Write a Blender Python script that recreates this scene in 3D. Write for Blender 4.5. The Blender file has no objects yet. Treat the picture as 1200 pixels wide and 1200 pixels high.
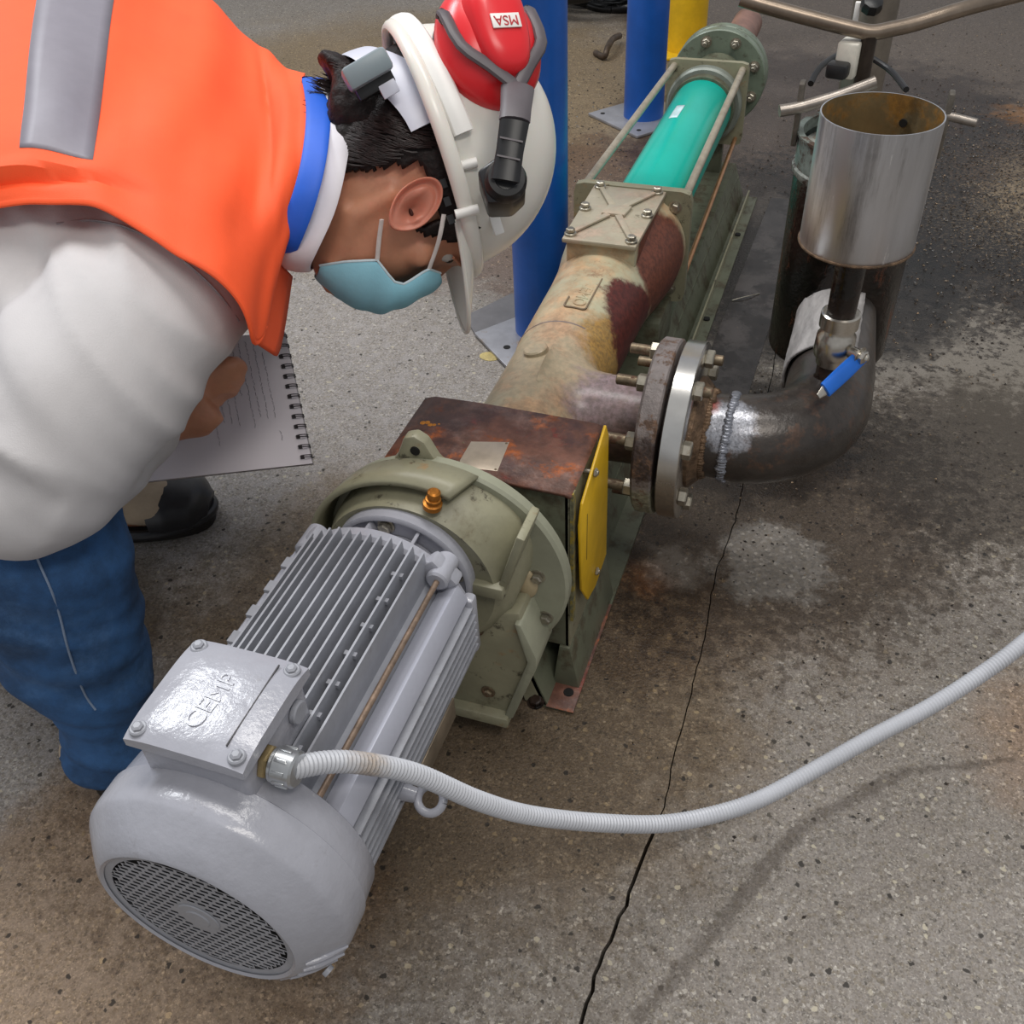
import bpy, bmesh, math, random
from mathutils import Vector, Matrix, noise
random.seed(7)
SC = bpy.context.scene
COL = SC.collection
PI = math.pi

# ------------------------------------------------------------------ camera
F = 1155.0
PITCH, AZIM, ROLL, CAMH = math.radians(41.6), math.radians(20.9), math.radians(3.08), 0.93
fwd = Vector((-math.sin(AZIM)*math.cos(PITCH), math.cos(AZIM)*math.cos(PITCH), -math.sin(PITCH)))
r0 = Vector((math.cos(AZIM), math.sin(AZIM), 0)); u0 = r0.cross(fwd)
RT = r0*math.cos(ROLL) - u0*math.sin(ROLL)
UP = r0*math.sin(ROLL) + u0*math.cos(ROLL)
CAM = Vector((0, 0, CAMH))
cd = bpy.data.cameras.new('camera'); cam = bpy.data.objects.new('camera', cd); COL.objects.link(cam)
m = Matrix((RT, UP, -fwd)).transposed().to_4x4(); m.translation = CAM
cam.matrix_world = m
cd.sensor_fit = 'HORIZONTAL'; cd.sensor_width = 36; cd.lens = 36*F/1200; cd.clip_start = .02
SC.camera = cam
def P(px, py, D):
    """world point seen at pixel (px, py) of the photograph at real depth D metres"""
    return CAM + (fwd + RT*((px-600)/F) + UP*((600-py)/F))*D
def PX(px, py, X):
    r = fwd + RT*((px-600)/F) + UP*((600-py)/F); return CAM + r*(X/r.x)
def PZ(px, py, Z):
    r = fwd + RT*((px-600)/F) + UP*((600-py)/F); return CAM + r*((Z-CAMH)/r.z)

# ------------------------------------------------------------------ light
SC.view_settings.view_transform = 'Standard'; SC.view_settings.look = 'None'
SC.view_settings.gamma = 1; SC.view_settings.use_curve_mapping = False
SC.view_settings.exposure = 0.05
w = bpy.data.worlds.new('world'); SC.world = w; w.use_nodes = True
bg = w.node_tree.nodes['Background']; bg.inputs[0].default_value = (0.95, 0.97, 1.0, 1); bg.inputs[1].default_value = 0.42
def area(name, loc, size, sy, power, color=(1, .97, .93), target=(-.4, .9, .2)):
    l = bpy.data.lights.new(name, 'AREA'); l.shape = 'RECTANGLE'; l.size = size; l.size_y = sy; l.energy = power; l.color = color
    o = bpy.data.objects.new(name, l); COL.objects.link(o); o.location = loc
    o.rotation_euler = (Vector(target)-Vector(loc)).to_track_quat('-Z', 'Y').to_euler(); return o
area('ceiling_lamp', (-0.3, 1.3, 3.4), 2.4, .5, 48)
area('ceiling_lamp', (-2.45, 1.55, 3.2), 1.3, .6, 60, (.94, .97, 1))
area('ceiling_lamp', (0.9, -0.5, 3.2), 1.6, .4, 30, (1, .95, .88))

# ------------------------------------------------------------------ materials
def nd(nt, t, **kw):
    n = nt.nodes.new(t)
    for k, v in kw.items():
        if k.startswith('i_'): n.inputs[int(k[2:])].default_value = v
        else: setattr(n, k, v)
    return n
def srgb(c):
    f = lambda v: v/12.92 if v <= .04045 else ((v+.055)/1.055)**2.4
    return tuple(f(x/255.) for x in c) + (1,)
def math_n(nt, op, a, b=None, c=None, clamp=False):
    n = nt.nodes.new('ShaderNodeMath'); n.operation = op; n.use_clamp = clamp
    for i, v in enumerate((a, b, c)):
        if v is None: continue
        if isinstance(v, (int, float)): n.inputs[i].default_value = v
        else: nt.links.new(v, n.inputs[i])
    return n.outputs[0]
def mixc(nt, fac, a, b):
    n = nt.nodes.new('ShaderNodeMix'); n.data_type = 'RGBA'
    for s, v in ((n.inputs[0], fac), (n.inputs[6], a), (n.inputs[7], b)):
        if isinstance(v, (tuple, float, int)): s.default_value = v
        else: nt.links.new(v, s)
    return n.outputs[2]
def mixf(nt, fac, a, b):
    n = nt.nodes.new('ShaderNodeMix'); n.data_type = 'FLOAT'
    for s, v in ((n.inputs[0], fac), (n.inputs[2], a), (n.inputs[3], b)):
        if isinstance(v, (tuple, float, int)): s.default_value = v
        else: nt.links.new(v, s)
    return n.outputs[0]
def tex(nt, pos, scale, detail=4, rough=.55, stretch=None):
    n = nt.nodes.new('ShaderNodeTexNoise'); n.inputs['Scale'].default_value = scale
    n.inputs['Detail'].default_value = detail; n.inputs['Roughness'].default_value = rough
    if stretch:
        v = nt.nodes.new('ShaderNodeVectorMath'); v.operation = 'MULTIPLY'; v.inputs[1].default_value = stretch
        nt.links.new(pos, v.inputs[0]); pos = v.outputs[0]
    nt.links.new(pos, n.inputs['Vector']); return n.outputs[0]
def ramp(nt, x, lo, hi):
    n = nt.nodes.new('ShaderNodeMapRange'); n.interpolation_type = 'SMOOTHSTEP'
    nt.links.new(x, n.inputs[0]); n.inputs[1].default_value = lo; n.inputs[2].default_value = hi; return n.outputs[0]
def blob(nt, pos, c, r, nscale, namp, soft, stretch=(1, 1, 1)):
    """1 inside an uneven patch around c"""
    v = nt.nodes.new('ShaderNodeVectorMath'); v.operation = 'SUBTRACT'; nt.links.new(pos, v.inputs[0]); v.inputs[1].default_value = c
    q = nt.nodes.new('ShaderNodeVectorMath'); q.operation = 'MULTIPLY'; nt.links.new(v.outputs[0], q.inputs[0]); q.inputs[1].default_value = stretch
    l = nt.nodes.new('ShaderNodeVectorMath'); l.operation = 'LENGTH'; nt.links.new(q.outputs[0], l.inputs[0])
    nz = tex(nt, pos, nscale*1.2, 10, .72)
    d = math_n(nt, 'ADD', l.outputs['Value'], math_n(nt, 'MULTIPLY', math_n(nt, 'SUBTRACT', nz, .5), namp))
    return ramp(nt, math_n(nt, 'SUBTRACT', r, d), -soft, soft)
MATS = {}
def M(name, color, rough=.5, metal=0., vary=.12, vscale=30, layers=(), bump=.0, bscale=200, stretch=None, spec=.5, sss=0, coat=0, rvary=.0, fine=None):
    """layers: dict(color, rough, metal, lo, hi, scale) noise patches, or dict(color, c, r, ...) placed patches"""
    if name in MATS: return MATS[name]
    mt = bpy.data.materials.new(name); mt.use_nodes = True; nt = mt.node_tree
    b = nt.nodes['Principled BSDF']; g = nt.nodes.new('ShaderNodeNewGeometry'); pos = g.outputs['Position']
    c = srgb(color) if max(color) > 1.01 else tuple(color)+(1,)
    n1 = tex(nt, pos, vscale, 9, .68, stretch)
    dark = tuple(x*(1-vary*1.6) for x in c[:3])+(1,); light = tuple(min(1, x*(1+vary)) for x in c[:3])+(1,)
    col = mixc(nt, ramp(nt, n1, .3, .7), dark, light)
    R = rough; Mt = metal
    if rvary: R = mixf(nt, ramp(nt, tex(nt, pos, vscale*1.7), .35, .65), max(.02, rough-rvary), min(1, rough+rvary))
    for L in layers:
        lc = srgb(L['color'])
        if 'c' in L: f = blob(nt, pos, L['c'], L['r'], L.get('scale', 40), L.get('amp', .05), L.get('soft', .006), L.get('st', (1, 1, 1)))
        else: f = ramp(nt, tex(nt, pos, L.get('scale', 20)*1.7, 10, .72, L.get('st')), L.get('lo', .55)-.02, L.get('hi', .65)-.02)
        if 'k' in L: f = math_n(nt, 'MULTIPLY', f, L['k'])
        lv = mixc(nt, ramp(nt, tex(nt, pos, L.get('scale', 20)*5, 8, .7), .36, .64), tuple(x*.6 for x in lc[:3])+(1,), tuple(min(1, x*1.25) for x in lc[:3])+(1,))
        col = mixc(nt, f, col, lv); R = mixf(nt, f, R, L.get('rough', .8)); Mt = mixf(nt, f, Mt, L.get('metal', 0.))
    nt.links.new(col, b.inputs['Base Color'])
    for v, s in ((R, 'Roughness'), (Mt, 'Metallic')):
        if isinstance(v, (int, float)): b.inputs[s].default_value = v
        else: nt.links.new(v, b.inputs[s])
    b.inputs['Specular IOR Level'].default_value = spec
    if sss: b.inputs['Subsurface Weight'].default_value = sss; b.inputs['Subsurface Radius'].default_value = (1, .35, .2); b.inputs['Subsurface Scale'].default_value = .008
    if coat: b.inputs['Coat Weight'].default_value = coat; b.inputs['Coat Roughness'].default_value = .12
    if bump:
        bn = nt.nodes.new('ShaderNodeBump'); bn.inputs['Strength'].default_value = bump; bn.inputs['Distance'].default_value = .002
        nt.links.new(tex(nt, pos, bscale, 4, .6, stretch), bn.inputs['Height']); nt.links.new(bn.outputs[0], b.inputs['Normal'])
    MATS[name] = mt; return mt
DIRT = dict(color=(70, 60, 45), scale=14, lo=.6, hi=.78, rough=.75, k=.6)
grey = M('grey_machine_paint', (160, 161, 170), .2, 0, .05, 18, [dict(color=(104, 98, 90), scale=25, lo=.62, hi=.78, rough=.6, k=.5)], bump=.28, bscale=110)
greyd = M('grey_paint_fins', (150, 152, 160), .42, 0, .08, 20, [dict(color=(84, 76, 66), scale=16, lo=.6, hi=.8, rough=.7, k=.55)], bump=.1)
green = M('grey_green_paint', (140, 137, 114), .42, 0, .1, 16, [dict(color=(92, 78, 52), scale=11, lo=.56, hi=.72, rough=.7, k=.6), dict(color=(150, 112, 70), scale=13, lo=.6, hi=.7, rough=.6, k=.6), dict(color=(52, 46, 34), scale=22, lo=.6, hi=.68, rough=.7, k=.8)], bump=.25, bscale=60)
greendk = M('dark_green_paint', (98, 101, 84), .4, 0, .1, 16, [dict(color=(66, 52, 34), scale=12, lo=.5, hi=.66, rough=.6, k=.75)], bump=.2, bscale=60)
rust = M('rusted_steel', (112, 74, 60), .5, 0, .3, 30, [dict(color=(168, 92, 48), scale=14, lo=.55, hi=.66, rough=.85), dict(color=(78, 54, 52), scale=9, lo=.5, hi=.62, rough=.5, k=.8), dict(color=(156, 132, 124), scale=6, lo=.5, hi=.7, rough=.4, k=.55), dict(color=(120, 44, 32), scale=11, lo=.58, hi=.64, rough=.35, k=.6)], bump=.5, bscale=120)
rustdk = M('dark_wet_rust', (44, 32, 26), .3, .2, .35, 26, [dict(color=(110, 52, 26), scale=20, lo=.6, hi=.7, rough=.4, k=.7), dict(color=(18, 15, 14), scale=12, lo=.5, hi=.6, rough=.18)], bump=.7, bscale=80)
steel = M('stainless_steel', (196, 190, 182), .27, 1, .1, 14, [dict(color=(120, 100, 80), scale=10, lo=.62, hi=.78, rough=.5, metal=.6, k=.5)], bump=.12, bscale=60, stretch=(1, 1, .15), rvary=.1)
zinc = M('zinc_bolt', (176, 170, 156), .36, .85, .2, 60, [dict(color=(120, 96, 66), scale=60, lo=.58, hi=.7, rough=.6, metal=.3, k=.6)])
boltd = M('tarnished_bolt', (130, 116, 96), .45, .75, .25, 80, [dict(color=(92, 62, 42), scale=50, lo=.5, hi=.62, rough=.75)])
black = M('black_plastic', (26, 26, 28), .38, 0, .2, 30)
blackw = M('black_wet_rubber', (14, 14, 16), .25, 0, .3, 30)
bluep = M('blue_post_paint', (22, 84, 168), .34, 0, .08, 12, [dict(color=(20, 40, 70), scale=45, lo=.68, hi=.72, rough=.6)], bump=.06, bscale=60)
yellowp = M('yellow_paint', (216, 172, 26), .38, 0, .08, 20, [dict(color=(120, 90, 30), scale=40, lo=.66, hi=.74, rough=.7, k=.7)])
teal = M('teal_stator_paint', (0, 176, 158), .3, 0, .04, 10, [dict(color=(120, 220, 200), scale=60, lo=.7, hi=.76, rough=.3, k=.4)], bump=.05)
white = M('helmet_white', (226, 222, 214), .27, 0, .02, 8, sss=.1)
whitem = M('white_plastic', (232, 230, 226), .4, 0, .02, 8)
red = M('muff_red', (222, 36, 44), .3, 0, .03, 8)
dgrey = M('dark_grey_plastic', (84, 78, 82), .45, 0, .05, 20)
cgrey = M('blue_grey_plastic', (128, 140, 146), .4, 0, .05, 20)
hood = M('conduit_grey', (182, 184, 190), .42, 0, .04, 16, [dict(color=(150, 128, 100), c=tuple(P(425, 895, .7)), r=.014, scale=70, amp=.03, soft=.012, rough=.6, k=.7)])
skin = M('skin', (196, 138, 108), .48, 0, .06, 40, [dict(color=(206, 120, 96), scale=25, lo=.5, hi=.75, rough=.5, k=.35)], sss=.12, bump=.06, bscale=500)
eyew = M('eye_white', (214, 208, 200), .2)
hairm = M('dark_brown_hair', (30, 21, 20), .5, 0, .4, 160, bump=.5, bscale=300, spec=.22)
orange = M('orange_vest_cloth', (255, 92, 42), .72, 0, .05, 10, bump=.12, bscale=900)
bandm = M('grey_reflective_tape', (132, 128, 138), .5, 0, .04, 30)
shirt = M('light_grey_shirt_cloth', (194, 191, 192), .85, 0, .03, 10, bump=.15, bscale=900)
collarw = M('white_cotton', (226, 222, 228), .8, 0, .03, 10)
bluec = M('blue_binding_cloth', (22, 92, 206), .55, 0, .06, 10)
denim = M('blue_denim', (42, 82, 128), .85, 0, .3, 16, [dict(color=(76, 112, 156), scale=8, lo=.52, hi=.72, rough=.85, k=.5)], bump=.4, bscale=700)
denimst = M('denim_stitch', (120, 136, 160), .8)
maskm = M('mask_blue', (140, 198, 216), .8, 0, .04, 30, bump=.15, bscale=700)
tan = M('tan_suede', (176, 158, 136), .8, 0, .08, 30, [dict(color=(110, 90, 60), scale=14, lo=.6, hi=.8, rough=.8, k=.4)])
paper = M('paper', (208, 202, 208), .8, 0, .01, 5)
ink = M('pencil_ink', (110, 106, 118), .8)
lace = M('lace_grey', (170, 182, 194), .8)
brass = M('copper_plug', (176, 112, 40), .4, .7, .25, 60)
platem = M('bare_name_plate', (196, 182, 164), .38, .5, .08, 60)

# pump body paint: pale green cream with real rust patches
pumpm = M('pump_body_paint', (176, 172, 144), .32, 0, .06, 12, [
    dict(color=(188, 146, 108), scale=6, lo=.42, hi=.62, rough=.4, k=.75),
    dict(color=(150, 118, 96), c=(-.30, .95, .28), r=.10, scale=24, amp=.14, soft=.04, rough=.35, k=.5),
    dict(color=(116, 76, 50), scale=17, lo=.6, hi=.7, rough=.55, k=.6),
    dict(color=(150, 112, 40), c=(-.245, 1.04, .25), r=.055, scale=40, amp=.05, soft=.012, rough=.5, k=.8),
    dict(color=(84, 34, 28), c=(-.228, 1.13, .22), r=.085, scale=26, amp=.07, soft=.008, rough=.42),
    dict(color=(104, 56, 40), c=(-.225, 1.29, .25), r=.085, scale=30, amp=.03, soft=.008, rough=.5),
    dict(color=(128, 110, 120), c=(-.215, .92, .25), r=.055, scale=30, amp=.09, soft=.02, rough=.3, k=.8),
    dict(color=(70, 46, 30), c=(-.19, .90, .19), r=.06, scale=30, amp=.06, soft=.02, rough=.5, k=.85),
], bump=.25, bscale=50)
flangem = M('corroded_flange', (120, 112, 110), .5, .1, .15, 26, [
    dict(color=(132, 130, 112), c=(-.165, .86, .14), r=.07, scale=30, amp=.04, soft=.01, rough=.5),
    dict(color=(58, 46, 44), c=(-.165, .86, .24), r=.035, scale=60, amp=.04, soft=.006, rough=.5),
    dict(color=(96, 72, 56), scale=30, lo=.55, hi=.65, rough=.7)], bump=.8, bscale=150)
elbowm = M('elbow_dark_steel', (66, 60, 56), .3, .25, .2, 20, [
    dict(color=(88, 62, 46), scale=18, lo=.55, hi=.66, rough=.5, k=.7),
    dict(color=(24, 21, 20), c=(.0, .98, .19), r=.07, scale=30, amp=.06, soft=.03, rough=.22, k=.8),
    dict(color=(170, 172, 180), c=(-.083, .915, .255), r=.03, scale=70, amp=.03, soft=.006, rough=.3, metal=.5, k=.8),
    dict(color=(146, 56, 36), c=(-.112, .93, .275), r=.014, scale=90, amp=.02, soft=.006, rough=.6, k=.8),
    dict(color=(160, 156, 152), c=(-.03, 1.22, .24), r=.055, scale=50, amp=.05, soft=.006, rough=.6, st=(1.2, .6, 1))], bump=.6, bscale=60)

# ------------------------------------------------------------------ mesh helpers
def basis(d):
    d = Vector(d).normalized(); a = Vector((0, 0, 1)) if abs(d.z) < .9 else Vector((1, 0, 0))
    x = a.cross(d).normalized(); return x, d.cross(x).normalized(), d
class MB:
    def __init__(s): s.v = []; s.f = []
    def add(s, vs, fs):
        o = len(s.v); s.v += [Vector(v) for v in vs]; s.f += [tuple(o+i for i in f) for f in fs]; return s
    def box(s, c, size, rot=None):
        c = Vector(c); h = Vector(size)/2; R = rot or Matrix.Identity(3)
        vs = [c + R @ Vector((h.x*a, h.y*b, h.z*d)) for d in (-1, 1) for b in (-1, 1) for a in (-1, 1)]
        return s.add(vs, [(0, 2, 3, 1), (4, 5, 7, 6), (0, 1, 5, 4), (2, 6, 7, 3), (0, 4, 6, 2), (1, 3, 7, 5)])
    def bb(s, a, b): return s.box([(x+y)/2 for x, y in zip(a, b)], [abs(x-y) for x, y in zip(a, b)])
    def lathe(s, c, d, prof, n=32, close=True, ph=0.):
        """prof: (t along d, radius)"""
        c = Vector(c); x, y, z = basis(d); rings = []
        vs = []
        for t, r in prof:
            for i in range(n):
                a = 2*PI*i/n+ph; vs.append(c + z*t + (x*math.cos(a)+y*math.sin(a))*max(r, 1e-5))
        fs = []
        for k in range(len(prof)-1):
            for i in range(n):
                j = (i+1) % n; fs.append((k*n+i, k*n+j, (k+1)*n+j, (k+1)*n+i))
        if close:
            fs.append(tuple(reversed(range(n)))); fs.append(tuple((len(prof)-1)*n+i for i in range(n)))
        return s.add(vs, fs)
    def cyl(s, a, b, r, n=20, r2=None, ch=0.):
        a, b = Vector(a), Vector(b); L = (b-a).length; r2 = r if r2 is None else r2
        pr = [(0, r), (L, r2)] if not ch else [(0, r-ch), (ch, r), (L-ch, r2), (L, r2-ch)]
        return s.lathe(a, b-a, pr, n)
    def hexn(s, a, d, r, L, ch=.0012, ph=0.): 
        return s.lathe(a, d, [(0, r-ch), (ch, r), (L-ch, r), (L, r-ch*1.4)], 6, ph=ph)
    def prism(s, pts, ext):
        n = len(pts); e = Vector(ext); a = [Vector(p) for p in pts]
        return s.add(a+[p+e for p in a], [tuple(reversed(range(n))), tuple(range(n, 2*n))]+[(i, (i+1) % n, n+(i+1) % n, n+i) for i in range(n)])
    def tube(s, pts, rad, n=14, sub=1, cap=True):
        """rad: one radius, list, or list of (ra, rb, dir of ra)"""
        pts = [Vector(p) for p in pts]
        if not isinstance(rad, (list, tuple)): rad = [rad]*len(pts)
        rad = [(r, r, None) if not isinstance(r, (list, tuple)) else r for r in rad]
        if sub > 1: pts, rad = cat(pts, rad, sub)
        vs = []; prev = None; m = len(pts)
        for i, p in enumerate(pts):
            t = (pts[min(i+1, m-1)]-pts[max(i-1, 0)]).normalized()
            ra, rb, dr = rad[i]
            if dr is not None: x = (dr - t*dr.dot(t)).normalized()
            elif prev is None: x = basis(t)[0]
            else: x = (prev - t*prev.dot(t)).normalized()
            prev = x; y = t.cross(x)
            for k in range(n):
                a = 2*PI*k/n; vs.append(p + x*math.cos(a)*ra + y*math.sin(a)*rb)
        fs = [(i*n+k, i*n+(k+1) % n, (i+1)*n+(k+1) % n, (i+1)*n+k) for i in range(m-1) for k in range(n)]
        if cap: fs += [tuple(reversed(range(n))), tuple((m-1)*n+k for k in range(n))]
        return s.add(vs, fs)
    def ball(s, c, r, n=16, sc=(1, 1, 1), rot=None):
        c = Vector(c); R = rot or Matrix.Identity(3); vs = []; mm = n//2
        for i in range(mm+1):
            th = PI*i/mm
            for k in range(n):
                a = 2*PI*k/n; q = Vector((math.sin(th)*math.cos(a)*sc[0], math.sin(th)*math.sin(a)*sc[1], math.cos(th)*sc[2]))*r
                vs.append(c + R @ q)
        fs = [(i*n+k, (i+1)*n+k, (i+1)*n+(k+1) % n, i*n+(k+1) % n) for i in range(mm) for k in range(n)]
        return s.add(vs, fs)
    def torus(s, c, d, R, r, n=32, k=10, a0=0, a1=2*PI):
        c = Vector(c); x, y, z = basis(d)
        full = abs(a1-a0-2*PI) < 1e-6; pts = [c+(x*math.cos(a0+(a1-a0)*i/n)+y*math.sin(a0+(a1-a0)*i/n))*R for i in range(n+1)]
        return s.tube(pts, r, k, cap=not full)
    def grid(s, rows):
        h, ww = len(rows), len(rows[0])
        return s.add([p for r in rows for p in r], [(i*ww+j, i*ww+j+1, (i+1)*ww+j+1, (i+1)*ww+j) for i in range(h-1) for j in range(ww-1)])
    def build(s, name, mat, parent=None, smooth=True, bevel=0, bseg=2, ang=35, solid=0, subd=0, clean=True, label=None):
        me = bpy.data.meshes.new(name); off = ORIG.get(parent, Vector()) if parent else Vector()
        me.from_pydata([v-off for v in s.v], [], s.f)
        bm = bmesh.new(); bm.from_mesh(me)
        if clean: bmesh.ops.remove_doubles(bm, verts=bm.verts, dist=1e-5)
        bmesh.ops.recalc_face_normals(bm, faces=bm.faces)
        if bevel:
            es = [e for e in bm.edges if len(e.link_faces) == 2 and e.calc_face_angle(0) > .5]
            bmesh.ops.bevel(bm, geom=es, offset=bevel, segments=bseg, affect='EDGES', profile=.5, clamp_overlap=True)
        bm.to_mesh(me); bm.free()
        o = bpy.data.objects.new(name, me); COL.objects.link(o)
        if mat: me.materials.append(mat)
        if solid:
            md = o.modifiers.new('s', 'SOLIDIFY'); md.thickness = solid; md.offset = 0
        if subd:
            md = o.modifiers.new('u', 'SUBSURF'); md.levels = subd; md.render_levels = subd
        if smooth:
            me.polygons.foreach_set('use_smooth', [True]*len(me.polygons))
            try: me.set_sharp_from_angle(angle=math.radians(ang))
            except Exception: pass
        if parent: o.parent = parent; ORIG[o] = off
        if label: o['label'] = label
        return o
def cat(pts, rad, sub):
    P2 = []; R2 = []; n = len(pts)
    for i in range(n-1):
        p0, p1, p2, p3 = pts[max(i-1, 0)], pts[i], pts[i+1], pts[min(i+2, n-1)]
        for k in range(sub):
            t = k/sub; P2.append(cr(p0, p1, p2, p3, t)); a, b = rad[i], rad[i+1]; e = t*t*(3-2*t)
            dr = None if a[2] is None else a[2].lerp(b[2], t)
            R2.append((a[0]+(b[0]-a[0])*e, a[1]+(b[1]-a[1])*e, dr))
    P2.append(pts[-1]); R2.append(rad[-1]); return P2, R2
def cr(p0, p1, p2, p3, t):
    return ((p1*2) + (p2-p0)*t + (p0*2-p1*5+p2*4-p3)*t*t + (p1*3-p0-p2*3+p3)*t*t*t)*.5
ORIG = {}
def thing(name, label, cat_, loc=(0, 0, 0), group=None):
    o = bpy.data.objects.new(name, None); COL.objects.link(o); o.location = loc; ORIG[o] = Vector(loc); o.empty_display_size = .05
    o['label'] = label; o['category'] = cat_
    if group: o['group'] = group
    return o
def tag(o, label, cat_, group=None):
    o['label'] = label; o['category'] = cat_
    if group: o['group'] = group
    # give single-mesh things an origin at their own base
    me = o.data; cs = [v.co.copy() for v in me.vertices]
    c = Vector(((min(v.x for v in cs)+max(v.x for v in cs))/2, (min(v.y for v in cs)+max(v.y for v in cs))/2, min(v.z for v in cs)))
    me.transform(Matrix.Translation(-c)); o.location = c; ORIG[o] = c
    return o
def remesh(mb, name, mat, parent, voxel, smooth_it=4, disp=None):
    """weld overlapping closed volumes into one continuous skin"""
    me = bpy.data.meshes.new('t'); me.from_pydata([v for v in mb.v], [], mb.f)
    bm = bmesh.new(); bm.from_mesh(me); bmesh.ops.recalc_face_normals(bm, faces=bm.faces); bm.to_mesh(me); bm.free()
    o = bpy.data.objects.new('t', me); COL.objects.link(o)
    md = o.modifiers.new('r', 'REMESH'); md.mode = 'VOXEL'; md.voxel_size = voxel
    if smooth_it:
        ms = o.modifiers.new('s', 'SMOOTH'); ms.factor = .6; ms.iterations = smooth_it
    dg = bpy.context.evaluated_depsgraph_get(); ev = o.evaluated_get(dg); m2 = bpy.data.meshes.new_from_object(ev)
    bpy.data.objects.remove(o); bpy.data.meshes.remove(me)
    off = ORIG.get(parent, Vector()) if parent else Vector()
    if disp:
        ns = [v.normal.copy() for v in m2.vertices]
        for v, n in zip(m2.vertices, ns): v.co += n*disp(v.co, n)
    m2.transform(Matrix.Translation(-off)); m2.name = name
    m2.materials.clear(); m2.materials.append(mat)
    m2.polygons.foreach_set('use_smooth', [True]*len(m2.polygons))
    ob = bpy.data.objects.new(name, m2); COL.objects.link(ob)
    if parent: ob.parent = parent; ORIG[ob] = off
    return ob
def text(word, size, mat, parent, origin, xdir, ydir, ext=.001, name='lettering', fit=None):
    cu = bpy.data.curves.new('t', 'FONT'); cu.body = word; cu.size = size; cu.extrude = ext; cu.align_x = 'CENTER'; cu.align_y = 'CENTER'
    o = bpy.data.objects.new('t', cu); COL.objects.link(o)
    dg = bpy.context.evaluated_depsgraph_get(); me = bpy.data.meshes.new_from_object(o.evaluated_get(dg)); bpy.data.objects.remove(o)
    x = Vector(xdir).normalized(); y = Vector(ydir); y = (y-x*y.dot(x)).normalized(); z = x.cross(y)
    off = ORIG.get(parent, Vector()); og = Vector(origin)
    for v in me.vertices:
        c = v.co.copy(); q = og + x*c.x + y*c.y + z*c.z
        if fit: q = fit(q, c.z)
        v.co = q - off
    me.materials.clear(); me.materials.append(mat); me.name = name
    ob = bpy.data.objects.new(name, me); COL.objects.link(ob); ob.parent = parent; ORIG[ob] = off; return ob
def bolt(parent, p, d, r=.006, h=.005, mat=None, name='bolt', washer=True, L=None):
    b = MB(); p = Vector(p); d = Vector(d).normalized()
    if washer: b.cyl(p, p+d*.0012, r*1.35, 16); p = p+d*.0012
    b.hexn(p, d, r, h, ph=random.random())
    if L: b.cyl(p+d*h, p+d*(h+L), r*.55, 10, ch=.0008)
    return b.build(name, mat or zinc, parent, ang=25)

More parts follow.
